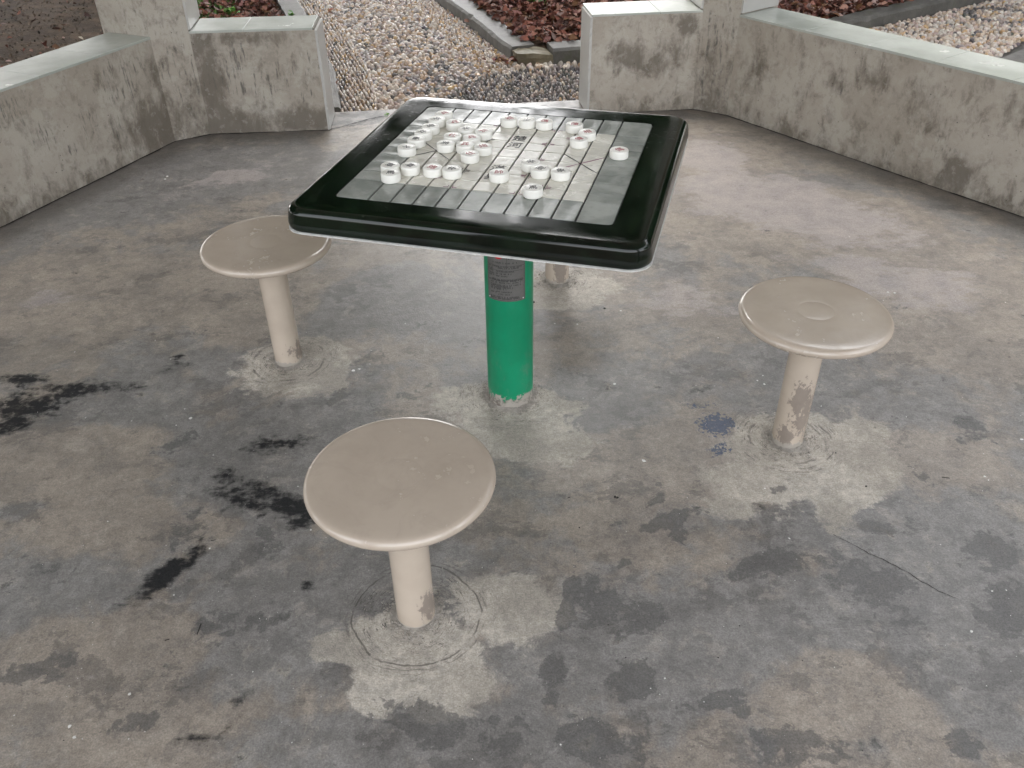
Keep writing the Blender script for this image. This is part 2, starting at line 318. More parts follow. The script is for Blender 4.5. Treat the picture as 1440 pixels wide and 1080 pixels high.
# corners: 0 right, 1 front-right, 2 front-left, 3 left, 4 back-left, 5 back-right
# -------- floor with stain fields
def field(XY, blobs, soft=1.):
    f = np.zeros(len(XY))
    for (px, py, rx, ry, ang, s) in blobs:
        c = fl(px, py); a = R(ang)
        A = fl(px+rx*math.cos(a), py+rx*math.sin(a))-c; B = fl(px-ry*math.sin(a), py+ry*math.cos(a))-c
        Mi = np.linalg.inv(np.stack([A, B], 1)); d = np.sqrt((((XY-c)@Mi.T)**2).sum(1))
        f = np.maximum(f, s*np.clip(1.35-d, 0, 1)**soft)
    return f
DARK = [(40,570,75,24,-12,.85),(15,598,40,16,-15,.9),(100,548,90,16,-4,.8),(170,545,50,12,-10,.5),(30,533,45,10,0,.8),(250,505,14,20,20,.6),
 (245,518,40,8,-15,.5),(395,625,62,14,-8,.75),(370,690,70,18,22,.75),(320,668,30,22,30,.6),(410,712,55,20,15,.98),(432,732,40,12,-15,.9),(345,700,60,22,20,.7),
 (222,818,34,17,-35,1.08),(262,790,34,13,-48,.9),(205,840,30,8,-30,.8),(200,836,60,10,-25,.6),(283,770,8,20,20,1.0),(240,800,20,14,-40,.95),(430,822,16,10,0,.75),
 (330,1000,14,40,10,.45),(270,1040,50,9,-5,.75),(322,1030,9,9,0,1.0),(290,970,60,5,4,.55),(345,985,7,26,5,.5),(1068,712,14,9,10,.75),(982,545,30,12,0,.4)]
MID = [(500,168,60,9,-6,.75),(640,160,60,8,0,.8),(760,150,60,6,0,.7),(935,735,52,14,-18,.95),(955,752,18,12,0,.8),(878,790,12,9,0,.9),(1120,790,120,24,-4,.8),(1210,812,110,34,12,.75),(1260,860,60,40,30,.6),(802,835,13,58,8,1.),(845,850,40,55,-20,.8),(900,865,60,30,0,.7),  # first three blobs darken the threshold against the light there
 (790,880,9,30,10,.8),(780,942,20,26,-10,1.05),(775,985,16,22,0,.9),(885,960,42,32,-8,1.),(835,1040,70,40,10,.9),(905,1050,14,60,0,.9),(600,1020,95,32,12,.8),(700,1040,70,40,0,.75),(1010,985,30,16,0,.85),(1045,1000,16,10,0,1.),
 (1005,990,60,14,-10,.6),(1120,1050,90,40,5,.7),(1400,780,60,36,20,.8),(1415,860,50,60,0,.75),(1350,1040,60,30,10,.6),(1230,740,30,12,10,.8),(1090,690,20,10,0,.5),(925,690,12,24,0,.6),(190,1015,80,18,-12,.7),(330,880,90,40,-20,.5),
 (60,940,70,30,-20,.6),(230,620,60,24,0,.4),(60,790,60,40,0,.4),(460,560,70,14,-10,.5),(560,565,60,20,-20,.4),(630,470,80,20,10,.3),(540,500,60,14,-15,.4),(270,745,60,30,-30,.45),(1380,600,60,40,10,.4),(1290,700,30,60,10,.4),(370,760,40,40,0,.45),(860,735,30,14,-10,.5)]
LIGHT = [(1125,625,105,50,5,1.1),(1170,650,85,75,0,1.1),(1090,680,110,50,0,.8),(1190,700,70,30,0,.7),(588,900,95,52,8,1.1),(560,950,90,40,20,1.05),(520,990,40,22,25,1.),(480,910,40,24,0,1.),(620,960,80,50,0,.95),(700,860,100,60,0,.7),
 (716,575,95,36,0,1.05),(740,610,110,40,10,.85),(650,560,50,20,0,.8),(404,522,78,36,0,1.05),(440,500,60,26,0,.9),(790,405,62,30,0,1.1),(820,400,60,24,0,.9)]
GREY = [(1050,900,300,120,0,1.),(100,780,200,90,0,.6),(420,860,200,120,0,1.),(1350,850,150,200,0,1.),(600,1040,250,50,0,1.),(350,620,180,60,0,.6),(860,560,120,60,-20,.9),(1150,720,200,60,0,.5),(580,430,150,50,0,.8),(250,260,220,40,-10,.9),(400,640,150,80,0,.8),(850,320,100,40,0,.5)]
TAN = [(120,650,150,50,-5,1.),(150,740,160,40,-5,.7),(150,920,170,60,-10,.9),(950,650,160,60,0,.8),(1290,640,120,60,0,.8),(1180,970,160,60,0,.7),(1000,640,100,60,0,.6),(1120,310,260,50,10,1.),(200,420,220,60,0,.8),(980,250,120,40,10,.8),(880,640,120,50,0,.9)]
PINK = [(1110,290,230,50,14,.9),(1010,225,60,35,10,.9),(1260,390,170,60,10,.6),(960,420,110,40,0,.5),(330,250,120,20,-15,.5),(540,300,120,40,0,.4),(70,420,80,30,0,.35)]
BLUE = [(1008,597,27,15,5,.95),(1013,632,17,7,-10,.85),(985,570,30,6,0,.3)]
def make_floor():
    apo = HR*math.cos(PI/6)+WT; st = .02
    xs = np.arange(-3.4, 3.4, st); ys = np.arange(-1.0, 5.3, st); X, Y = np.meshgrid(xs, ys); V = np.stack([X.ravel(), Y.ravel(), 0*X.ravel()], 1)
    nx, ny = len(xs), len(ys); i = np.arange(ny-1)[:, None]*nx+np.arange(nx-1)[None]; i = i.ravel(); Fq = np.stack([i, i+1, i+nx+1, i+nx], 1)
    bm = bmesh.new(); me = bpy.data.meshes.new('g'); me.from_pydata(V.tolist(), [], Fq.tolist()); bm.from_mesh(me)
    for k in range(6):
        a = HA+PI/6+k*PI/3; n = Vector((math.cos(a), math.sin(a), 0)); c = Vector((HC[0], HC[1], 0))+n*apo
        bmesh.ops.bisect_plane(bm, geom=bm.verts[:]+bm.edges[:]+bm.faces[:], plane_co=c, plane_no=n, clear_outer=True)
    be = [e for e in bm.edges if e.is_boundary]; r = bmesh.ops.extrude_edge_only(bm, edges=be)
    for v in [g for g in r['geom'] if isinstance(g, bmesh.types.BMVert)]: v.co.z = -.3
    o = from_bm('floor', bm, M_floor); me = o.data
    if me.polygons[0].normal.z < 0: me.flip_normals()
    n = len(me.vertices); co = np.empty(n*3, np.float32); me.vertices.foreach_get('co', co); co = co.reshape(-1, 3); XY = co[:, :2].astype(float)
    # distance inside the inner wall line
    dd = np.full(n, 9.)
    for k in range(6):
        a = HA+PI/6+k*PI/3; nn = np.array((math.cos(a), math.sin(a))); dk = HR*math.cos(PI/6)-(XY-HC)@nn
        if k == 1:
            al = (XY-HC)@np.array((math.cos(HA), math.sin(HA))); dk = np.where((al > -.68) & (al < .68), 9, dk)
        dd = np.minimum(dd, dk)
    for nm, f in (('f_dark', 1.18*field(XY, DARK)), ('f_mid', field(XY, MID)), ('f_light', field(XY, LIGHT)), ('f_grey', field(XY, GREY)), ('f_tan', field(XY, TAN)), ('f_blue', field(XY, BLUE)), ('f_pink', field(XY, PINK)), ('f_rim', np.clip(1-dd/.28, 0, 1)), ('f_thresh_dim', np.clip(((XY-HC)@np.array((math.cos(HA+PI/2), math.sin(HA+PI/2)))-HR*math.cos(PI/6)+.03)/.1, 0, 1)*.75)):
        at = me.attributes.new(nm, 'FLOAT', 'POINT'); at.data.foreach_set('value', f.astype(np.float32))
    tag(o, kind='structure')
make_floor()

# crack between slab and threshold, and small chips
def ribbon(name, pts, w, z, mat, parent=None, **kw):
    bm = bmesh.new(); L = []
    for i, p in enumerate(pts):
        a = np.array(pts[max(0, i-1)]); b = np.array(pts[min(len(pts)-1, i+1)]); d = (b-a)/np.linalg.norm(b-a); nrm = np.array((-d[1], d[0])); ww = w*random.uniform(.3, 1.2)
        L.append([bm.verts.new((*(np.array(p)+nrm*ww/2), z)), bm.verts.new((*(np.array(p)-nrm*ww/2), z))])
    for a, b in zip(L, L[1:]): bm.faces.new((a[0], a[1], b[1], b[0]))
    return from_bm(name, bm, mat, parent)
def wobbly(a, b, n, amp):
    a, b = np.array(a), np.array(b); d = b-a; nrm = np.array((-d[1], d[0]))/np.linalg.norm(d); w = np.cumsum(rng.normal(0, amp, n)); w -= np.linspace(w[0], w[-1], n)
    return [tuple(a+d*t+nrm*q) for t, q in zip(np.linspace(0, 1, n), w)]
crack = wobbly(fl(463, 184), fl(505, 172), 16, .004)+wobbly(fl(505, 172), fl(560, 160), 14, .005)[1:]+wobbly(fl(560, 160), fl(826, 152), 30, .004)[1:]
tag(ribbon('threshold_crack', crack, .012, .003, M_dark), kind='structure')

# dark open joint along the foot of the walls
def joint(name, a, b, n, amp):
    tag(ribbon(name, wobbly(a, b, n, amp), .012, .0025, M_dark), kind='structure')
# -------- walls
def wall_piece(name, label, p0, p1, group, cat='wall', endcap=None, seam0=.1, fields=None):
    """inner line p0->p1, thickness WT to the left of the direction; the inner face carries the plaster fields"""
    root = empty(name, (float(p0[0]), float(p0[1]), 0)); p0 = np.array(p0); p1 = np.array(p1)
    d = p1-p0; L = np.linalg.norm(d); d /= L; n = np.array((-d[1], d[0]))
    root.rotation_euler.z = math.atan2(d[1], d[0])
    bm = bmesh.new(); nu = max(4, int(L/.025)); nz = 22; H = WH-.012
    g = [[bm.verts.new((L*i/nu, 0, H*j/nz)) for j in range(nz+1)] for i in range(nu+1)]
    for i in range(nu):
        for j in range(nz): bm.faces.new((g[i][j], g[i+1][j], g[i+1][j+1], g[i][j+1]))
    b = [bm.verts.new((x, WT, z)) for x, z in ((0, -.3), (L, -.3), (L, H), (0, H))]; q = [bm.verts.new((x, 0, -.3)) for x in (0, L)]
    bm.faces.new((b[1], b[0], b[3], b[2]))
    bm.faces.new([g[i][nz] for i in range(nu+1)]+[b[2], b[3]])
    bm.faces.new([q[0], b[0], b[3]]+[g[0][j] for j in range(nz, -1, -1)][:1]+[g[0][j] for j in range(nz-1, -1, -1)])
    bm.faces.new([b[1], q[1]]+[g[nu][j] for j in range(nz+1)]+[b[2]])
    body = from_bm('plaster_body', bm, M_plaster, root)
    me = body.data; nv = len(me.vertices); co = np.empty(nv*3, np.float32); me.vertices.foreach_get('co', co); co = co.reshape(-1, 3)
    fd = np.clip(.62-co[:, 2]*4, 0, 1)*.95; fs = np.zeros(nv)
    for (kind, u, z, ru, rz, s) in (fields or []):
        k = s*np.clip(1.3-np.hypot((co[:, 0]-u)/ru, (co[:, 2]-z)/rz), 0, 1)
        if kind == 'd': fd = np.maximum(fd, k)
        else: fs = np.maximum(fs, k)
    for nm, f in (('f_dirt', fd), ('f_smudge', fs)): me.attributes.new(nm, 'FLOAT', 'POINT').data.foreach_set('value', f.astype(np.float32))
    # cap tiles
    x = 0; k = 0; tl = .335; nxt = seam0
    bm = bmesh.new(); prism(bm, [(0.001, .003), (L-.001, .003), (L-.001, WT-.003), (.001, WT-.003)], H, WH-.004); from_bm('cap_bed', bm, M_grout, root)
    bm = bmesh.new()
    while x < L-.02:
        e = min(nxt, L+(.006 if endcap == 'end' else 0)); s0 = x
        if x == 0 and endcap == 'start': s0 = -.006
        prism(bm, [(s0+.001, -.003), (e-.001, -.003), (e-.001, WT+.004), (s0+.001, WT+.004)], H+.001, WH+random.uniform(0, .0008)); x = e; nxt += tl
    bmesh.ops.bevel(bm, geom=[e for e in bm.edges], offset=.0008, segments=1, affect='EDGES')
    from_bm('cap_tiles', bm, M_cap, root, angle=30)
    if endcap:
        s, e = ((-.012, 0.0) if endcap == 'start' else (L, L+.012))
        bm = bmesh.new(); prism(bm, [(s, -.004), (e, -.004), (e, WT-.01), (s, WT-.01)], .004, H-.001)
        bmesh.ops.subdivide_edges(bm, edges=[q for q in bm.edges if abs(q.verts[0].co.z-q.verts[1].co.z) > .1], cuts=40)
        for v in bm.verts:
            if .01 < v.co.z < H-.02 and v.co.y < 0: v.co.y += random.uniform(-.0005, .0035)
        from_bm('end_tile', bm, M_capw, root)
    tag(root, label, cat, group)
    return root
P_L = (-1.65, 4.40); P_R = (1.08, 4.706)
cl = np.array((-1.70, 4.315)); cl2 = np.array((-1.545, 4.413)); cr = np.array((1.005, 4.697)); cr2 = np.array((1.17, 4.592))
g_w = 'low plastered walls round the pavilion'
# direction runs so that the outside lies to the left
smL = [('s', u, z, ru, rz, s) for u, z, ru, rz, s in ((-.28,.38,.09,.1,1.1),(-.20,.33,.05,.09,.8),(-.5,.26,.06,.07,.8),(-.62,.17,.03,.03,1.2),(-.75,.28,.07,.08,.6),(-1.0,.41,.14,.06,1.2),(-.85,.41,.06,.06,1.1),(-1.12,.38,.04,.06,.9),(-1.1,.16,.05,.08,1.),(-.35,.18,.1,.06,.6),(-1.25,.3,.1,.1,.6),(-.15,.41,.06,.05,.9))]
leftA = hexp(0, 3); dL = (leftA-cl)/np.linalg.norm(leftA-cl); LL = np.linalg.norm(leftA-cl)
fieldsL = [(k, LL+u, z, a, b, s) for k, u, z, a, b, s in smL]+[('d', LL-.05, .1, .35, .22, .9), ('d', LL-.3, .4, .12, .1, .4), ('d', LL-.02, .3, .10, .25, .6), ('d', LL-1.1, .38, .3, .08, .5)]
W_ = []
wall_piece('low_wall', 'long low plastered wall on the left with pale green glazed cap tiles', leftA, cl, g_w, seam0=(LL-.328) % .335, fields=fieldsL)
el = np.array((-.942, 4.45)); er = np.array((.435, 4.634))
smS = [('s', .22, .40, .05, .10, .7), ('s', .12, .3, .08, .1, .7), ('s', .42, .3, .06, .06, 1.), ('s', .52, .17, .04, .05, 1.1), ('s', .33, .2, .06, .05, .7), ('s', .55, .32, .1, .08, .8), ('d', .05, .2, .10, .5, .9), ('d', .1, .04, .3, .12, 1.), ('d', .5, .06, .25, .08, 1.), ('d', .3, .47, .3, .05, .7), ('d', .45, .3, .15, .08, .4), ('d', .02, .42, .08, .12, .8), ('s', .2, .26, .2, .07, .75)]
wall_piece('low_wall', 'short plastered wall left of the entrance with stained front and white end tile', cl2, el, g_w, endcap='end', seam0=.26, fields=smS)
smR = [('d', .2, .3, .14, .1, .8), ('d', .42, .3, .12, .12, .7), ('d', .5, .44, .08, .08, .9), ('d', .35, .25, .1, .1, .7), ('s', .5, .3, .05, .1, .6), ('d', .58, .25, .04, .25, .6), ('s', .14, .26, .06, .06, .6)]
wall_piece('low_wall', 'short plastered wall right of the entrance with chipped white end tile', er, cr, g_w, endcap='start', seam0=.35, fields=smR)
rightA = hexp(0, 0); LR = np.linalg.norm(rightA-cr2)
smQ = [('s', .62, .3, .05, .05, .8), ('d', .62, .32, .07, .07, .7), ('d', .8, .38, .12, .07, .7), ('d', 1.3, .08, .12, .12, .8), ('d', .15, .25, .08, .2, .5), ('d', 1.05, .3, .2, .2, .45), ('d', 1.5, .38, .2, .1, .5), ('d', .45, .2, .1, .2, .35), ('s', 1.2, .15, .08, .1, .4), ('d', 1.7, .25, .1, .3, .4)]
wall_piece('low_wall', 'long low plastered wall on the right with bright pale cap tiles', cr2, rightA, g_w, seam0=.40, fields=smQ)
dn = lambda a, b: (np.array((b[1]-a[1], a[0]-b[0]))/np.hypot(b[0]-a[0], b[1]-a[1]))*.004
for a_, b_, n_ in ((leftA, cl, 60), (cl, cl2, 6), (cl2, el, 22), (er, cr, 20), (cr, cr2, 6), (cr2, rightA, 60)): joint('wall_joint', a_+dn(a_, b_), b_+dn(a_, b_), n_, .0014)
def outward(k):
    a = HA+PI/6+k*PI/3; return np.array((math.cos(a), math.sin(a)))
def column(k, a, b, na, nb, label):
    """a -> b is the chamfered inner face; na, nb the outward directions beside a and b"""
    D = .29; P = [a, a+na*D, hexp(D, k), b+nb*D, b]; c = sum(P)/5
    root = empty('column', (float(c[0]), float(c[1]), 0)); q = [tuple(p-c) for p in P]
    bm = bmesh.new(); prism(bm, q, -.3, 2.98)
    bmesh.ops.subdivide_edges(bm, edges=[e for e in bm.edges if abs(e.verts[0].co.z-e.verts[1].co.z) > 1], cuts=60)
    o = from_bm('shaft', bm, M_plaster, root); me = o.data; nv = len(me.vertices); co = np.empty(nv*3, np.float32); me.vertices.foreach_get('co', co); z = co.reshape(-1, 3)[:, 2]
    me.attributes.new('f_dirt', 'FLOAT', 'POINT').data.foreach_set('value', (np.clip(.7-z*1.2, 0.15, 1)).astype(np.float32)); me.attributes.new('f_smudge', 'FLOAT', 'POINT').data.foreach_set('value', (np.clip(.5-np.abs(z-.3), 0, 1)).astype(np.float32))
    for (p, n) in ((b, nb), (a, na)):
        if n is na and k == 2: continue
        t = (b-a) if p is b else (a-b); out = np.array((n[1], -n[0])); out = out if out@t > 0 else -out
        s = p-c; bm = bmesh.new(); z0 = WH+.006
        while z0 < 2.95:
            z1 = min(z0+.34, 2.96); qs = [s+n*.003, s+n*(D-.01), s+n*(D-.01)+out*.010, s+n*.003+out*.010]
            prism(bm, [tuple(v) for v in qs], z0+.001, z1-.001); z0 = z1
        from_bm('side_tiles', bm, M_capw, root)
    tag(root, label, 'column', 'columns of the pavilion')
column(2, cl, cl2, outward(2), outward(1), 'plastered column left of the entrance rising from the low walls')
column(1, cr, cr2, outward(1), outward(0), 'plastered column right of the entrance with pale tiled sides')
# the rest of the pavilion behind and over the camera
for k, lab in ((0, 'plastered column at the right corner outside the picture'), (3, 'plastered column at the left corner outside the picture'), (4, 'plastered column behind the camera on the left'), (5, 'plastered column behind the camera on the right')):
    v = hexp(0, k); p, n = hexp(0, (k+1) % 6), hexp(0, (k-1) % 6)
    a = v+(p-v)/np.linalg.norm(p-v)*.1; b = v+(n-v)/np.linalg.norm(n-v)*.1
    column(k, a, b, outward(k), outward(k-1), lab)
def roof():
    root = empty('pavilion_roof', (float(HC[0]), float(HC[1]), 2.98))
    def ring(r, z): return [(r*math.cos(HA+k*PI/3), r*math.sin(HA+k*PI/3), z) for k in range(6)]
    bm = bmesh.new()
    A = [bm.verts.new(p) for p in ring(HR-.02, 0.0)]; B = [bm.verts.new(p) for p in ring(HR+.36, 0.0)]; C_ = [bm.verts.new(p) for p in ring(HR+.36, .30)]; D_ = [bm.verts.new(p) for p in ring(HR-.02, .30)]
    for X, Y in ((A, B), (B, C_), (C_, D_), (D_, A)):
        for i in range(6): j = (i+1) % 6; bm.faces.new((X[i], X[j], Y[j], Y[i]))
    from_bm('ring_beam', bm, M_roof, root)
    bm = bmesh.new(); E_ = [bm.verts.new(p) for p in ring(HR+.6, .31)]; t = bm.verts.new((0, 0, 1.5)); G = [bm.verts.new(p) for p in ring(HR+.6, .38)]; u = bm.verts.new((0, 0, 1.62))
    for i in range(6):
        j = (i+1) % 6; bm.faces.new((E_[i], E_[j], t)); bm.faces.new((G[i], G[j], u)); bm.faces.new((E_[i], E_[j], G[j], G[i]))
    from_bm('tiled_roof', bm, M_roof, root)
    tag(root, 'hexagonal roof over the pavilion resting on its six columns', 'roof')
roof()

# ------------------------------------------------------------------ ground, path, kerbs
def poly_sheet(name, pts, z, mat, kind='structure'):
    bm = bmesh.new(); bm.faces.new([bm.verts.new((x, y, z)) for x, y in pts]); bmesh.ops.triangulate(bm, faces=bm.faces)
    o = from_bm(name, bm, mat)
    if o.data.polygons[0].normal.z < 0: o.data.flip_normals()
    return tag(o, kind=kind)
poly_sheet('ground', [(-80, -80), (80, -80), (80, 80), (-80, 80)], -.085, M_soil)
A0 = (.06, 5.82)
kl_in = [(-2.9, 11.5), (-1.94, 7.8), (-1.79, 7.35), (-1.29, 5.72), (-1.14, 4.96), (-1.11, 4.3)]   # outer edge of the left kerb
kl = [(-2.74, 11.55), (-1.78, 7.85), (-1.60, 7.33), (-1.11, 5.71), (-.96, 4.96), (-.93, 4.3)]
path_poly = kl+[(.6, 4.3), (1.9, 4.9), (1.65, 5.95), A0, (-.6, 7.72), (-1.6, 11.6)]
poly_sheet('pebble_path', path_poly[::-1], -.078, M_mortar)
poly_sheet('side_path', [(1.6, 5.95), (1.9, 4.9), (2.4, 3.2), (6.5, 4.2), (8.5, 8.5), (6.6, 9.2), (3.9, 7.43)], -.0765, M_mortar)
def kerb(name, pts, w, h, mat, label, side=1, z0=-.1, broken=False, rough=.003):
    """pts: face line; the top lies on the given side of it"""
    P = [np.array(p, float) for p in pts]; dense = []
    for a, b in zip(P, P[1:]):
        n = max(1, int(np.linalg.norm(b-a)/.06)); dense += [a+(b-a)*i/n for i in range(n)]
    dense.append(P[-1]); bm = bmesh.new(); rows = []
    for i, p in enumerate(dense):
        d = dense[min(i+1, len(dense)-1)]-dense[max(i-1, 0)]; d /= np.linalg.norm(d); n = np.array((-d[1], d[0]))*side
        j = rng.normal(0, rough, 3); chip = .014*(rng.random() < .05)
        rows.append([bm.verts.new((*(p), z0)), bm.verts.new((*(p+n*j[0]*.5), h-.015-abs(j[1])-chip)), bm.verts.new((*(p+n*(.012+abs(j[0])+chip)), h)), bm.verts.new((*(p+n*(w+j[2])), h)), bm.verts.new((*(p+n*w), z0))])
    for a, b in zip(rows, rows[1:]):
        for k in range(4): bm.faces.new((a[k], b[k], b[k+1], a[k+1]))
    bm.faces.new(rows[0]); bm.faces.new(rows[-1][::-1])
    return tag(from_bm(name, bm, mat), label, 'kerb', 'kerbs of the garden beds')
kerb('kerb', [(-1.63, 11.5), (-.6, 7.72), (-.254, 6.76), (-.051, 6.12), (.02, 5.93)], .175, .02, M_kerb, 'grey kerb running away beside the pebble path at the leaf bed', side=1)
kerb('kerb', [(.30, 5.83), (.474, 5.868), (1.1, 5.905), (1.66, 5.95)], .17, .03, M_kerb, 'grey kerb in front of the leaf bed facing the entrance', side=1)
kerb('kerb', [(1.665, 5.955), (2.761, 6.69), (3.915, 7.445), (6.6, 9.2)], .15, .02, M_kerb, 'grey kerb beyond the right wall between leaf bed and pebbles', side=1)
# broken corner stone
bm = bmesh.new(); prism(bm, [(.035, 5.905), (.065, 5.825), (.295, 5.828), (.33, 5.90), (.24, 5.97), (.1, 6.0)], -.1, .004)
bmesh.ops.subdivide_edges(bm, edges=bm.edges[:], cuts=3, use_grid_fill=True)
for v in bm.verts: v.co += Vector(rng.normal(0, .004, 3)); v.co.z -= .018*max(0, 1-abs(v.co.x-.3)/.1)*(v.co.z > -.02)
M_moss = concrete('mossy_stone', (.12, .10, .06), (.20, .17, .11))
tag(from_bm('corner_stone', bm, M_moss), 'broken mossy corner stone where the two bed kerbs meet', 'stone')
kerb('kerb', kl[::-1][1:], .165, -.045, M_kerbl, 'pale flat kerb along the left side of the pebble path', side=1)
ka, kb = fl(1412, 78, -.05), fl(1440, 67, -.05); kd = kb-ka
kerb('kerb', [tuple(ka-kd*3), tuple(kb+kd*12)], .25, -.05, M_kerbl, 'pale flat kerb at the far right edge of the picture', side=-1)
poly_sheet('leaf_bed', [(-1.45, 11.5), (-.43, 7.75), (.1, 6.03), (.45, 5.98), (1.64, 6.1), (3.82, 7.56), (6.5, 9.3), (5, 12)], -.01, M_soil)

# ------------------------------------------------------------------ pebbles
def inpoly(P, poly):
    x, y = P[:, 0], P[:, 1]; ins = np.zeros(len(P), bool); n = len(poly)
    for i in range(n):
        (x1, y1), (x2, y2) = poly[i], poly[(i+1) % n]
        if y1 == y2: continue
        c = ((y1 > y) != (y2 > y)) & (x < (x2-x1)*(y-y1)/(y2-y1)+x1); ins ^= c
    return ins
def dome(seg=8, rings=3):
    V = []; Fq = []; Ft = []
    for r in range(rings):
        ph = (PI/2)*(r/rings)*.98-.15*(r == 0)
        for s in range(seg): a = 2*PI*s/seg; V.append((math.cos(ph)*math.cos(a), math.cos(ph)*math.sin(a), math.sin(ph)))
    V.append((0, 0, 1))
    for r in range(rings-1):
        for s in range(seg): Fq.append((r*seg+s, r*seg+(s+1) % seg, (r+1)*seg+(s+1) % seg, (r+1)*seg+s))
    t = (rings-1)*seg
    for s in range(seg): Ft.append((t+s, t+(s+1) % seg, rings*seg))
    return np.array(V), np.array(Fq), np.array(Ft)
DV, DQ, DT = dome()
def pebbles(P, ang, ln, wd, ht, colr, z, name='pebbles', tilt=.2):
    n = len(P); ca, sa = np.cos(ang), np.sin(ang)
    lump = 1+rng.normal(0, .09, (n, len(DV), 1)); V = DV[None]*lump*np.stack([ln/2, wd/2, ht], 1)[:, None]
    tx, ty = rng.normal(0, tilt, n), rng.normal(0, tilt, n); V[:, :, 2] += V[:, :, 0]*tx[:, None]+V[:, :, 1]*ty[:, None]
    X = V[:, :, 0]*ca[:, None]-V[:, :, 1]*sa[:, None]+P[:, 0][:, None]; Y = V[:, :, 0]*sa[:, None]+V[:, :, 1]*ca[:, None]+P[:, 1][:, None]
    VV = np.stack([X, Y, V[:, :, 2]+z], 2).reshape(-1, 3); m = len(DV); o = (np.arange(n)*m)[:, None, None]
    return VV, (DQ[None]+o).reshape(-1, 4), (DT[None]+o).reshape(-1, 3), np.repeat(colr, m, 0)
PAL = np.array((.84, .81, .78))*np.array([(.50,.40,.31),(.58,.50,.42),(.40,.29,.20),(.30,.25,.22),(.17,.155,.15),(.62,.57,.51),(.45,.36,.32),(.36,.32,.30),(.10,.095,.095),(.48,.33,.18)])
def cols(n, w, gain=1.):
    w = np.array(w, float); k = rng.choice(len(PAL), n, p=w/w.sum()); return np.clip(PAL[k]*rng.uniform(.75, 1.2, (n, 1))*gain+rng.normal(0, .004, (n, 3)), .02, .9)
def rows_grid(x0, x1, y0, y1, ang, dl, dw):
    L = max(x1-x0, y1-y0)*1.6; a = np.arange(-L/2, L/2, dl); b = np.arange(-L/2, L/2, dw); Am, Bm = np.meshgrid(a, b)
    Am = Am+(np.arange(len(b)) % 2)[:, None]*dl/2; Pm = np.stack([Am.ravel(), Bm.ravel()], 1)+rng.normal(0, 1, (Am.size, 2))*np.array((dl*.16, dw*.12))
    c, s = math.cos(ang), math.sin(ang); Q = np.stack([Pm[:, 0]*c-Pm[:, 1]*s+(x0+x1)/2, Pm[:, 0]*s+Pm[:, 1]*c+(y0+y1)/2], 1)
    return Q[(Q[:, 0] > x0) & (Q[:, 0] < x1) & (Q[:, 1] > y0) & (Q[:, 1] < y1)]
bandL = [(-1.80, 8.6), (-1.542, 7.642), (-1.243, 6.835), (-1.01, 6.094), (-.896, 5.678), (-.78, 5.13), (-.70, 4.3)]
left_poly = [(-2.03, 8.6)]+kl[1:]+bandL[::-1]
right_poly = [(-.85, 8.4), (-.60, 7.72), (-.254, 6.76), (-.051, 6.12), (.055, 5.80), (-.12, 5.60), (-.139, 5.565), (-.40, 6.4), (-.66, 7.293), (-1.0, 8.4)]
front_poly = [(-.139, 5.60), (.10, 5.74), (.47, 5.76), (1.2, 5.83), (1.2, 4.3), (-.45, 4.3), (-.42, 5.1)]
row_poly = [(.055, 5.80), (.47, 5.86), (1.2, 5.90), (1.2, 5.80), (.47, 5.755), (.07, 5.70)]
B = []
Q = rows_grid(-2.1, -.6, 4.3, 8.6, R(108), .036, .0235); Q = Q[inpoly(Q, left_poly)]; n = len(Q)
B.append(pebbles(Q, R(106)+rng.normal(0, .16, n), rng.uniform(.032, .044, n), rng.uniform(.016, .023, n), rng.uniform(.014, .024, n), cols(n, (5,5,3,2,1.5,4,3,2,.5,3)), -.076))
pts = []                                                     # the thin line of long stones bordering the band
for a, b in zip(bandL, bandL[1:]):
    a, b = np.array(a), np.array(b); m = int(np.linalg.norm(b-a)/.043); an = math.atan2(*(b-a)[::-1])
    pts += [(*(a+(b-a)*(i+.5)/m), an) for i in range(m)]
pts = np.array(pts); n = len(pts)
B.append(pebbles(pts[:, :2]+rng.normal(0, .003, (n, 2)), pts[:, 2]+rng.normal(0, .08, n), rng.uniform(.04, .052, n), rng.uniform(.018, .024, n), rng.uniform(.022, .03, n), cols(n, (6,6,2,0,0,5,3,1,0,3)), -.076))
Q = rows_grid(-1.1, .2, 5.4, 8.4, R(115), .037, .024); Q = Q[inpoly(Q, right_poly)]; n = len(Q)
B.append(pebbles(Q, R(116)+rng.normal(0, .2, n), rng.uniform(.032, .044, n), rng.uniform(.017, .024, n), rng.uniform(.014, .024, n), cols(n, (5,5,3,1,1,4,3,1,.3,4)), -.076))
Q = rows_grid(-.5, 1.2, 4.3, 5.9, R(112), .038, .025); Q = Q[inpoly(Q, front_poly)]; n = len(Q)
B.append(pebbles(Q, R(112)+rng.normal(0, .14, n), rng.uniform(.030, .042, n), rng.uniform(.015, .022, n), rng.uniform(.016, .026, n), cols(n, (.8,1,.6,3,7,1.2,1,5,6,.2)), -.077))
Q = rows_grid(0, 1.25, 5.6, 6.0, R(4), .05, .042); Q = Q[inpoly(Q, row_poly)]; n = len(Q)
B.append(pebbles(Q, rng.uniform(0, PI, n), rng.uniform(.042, .056, n), rng.uniform(.034, .044, n), rng.uniform(.022, .034, n), cols(n, (4,5,1,1,.5,6,4,2,0,1)), -.076))
Q = rows_grid(-1.9, .3, 4.3, 8.6, 0, .040, .033)
ok = inpoly(Q, path_poly) & ~inpoly(Q, left_poly) & ~inpoly(Q, right_poly) & ~inpoly(Q, front_poly) & ~inpoly(Q, row_poly); Q = Q[ok]; n = len(Q)
dk = np.clip(1-np.hypot((Q[:, 0]+.35)/.45, (Q[:, 1]-5.55)/.45), 0, 1)
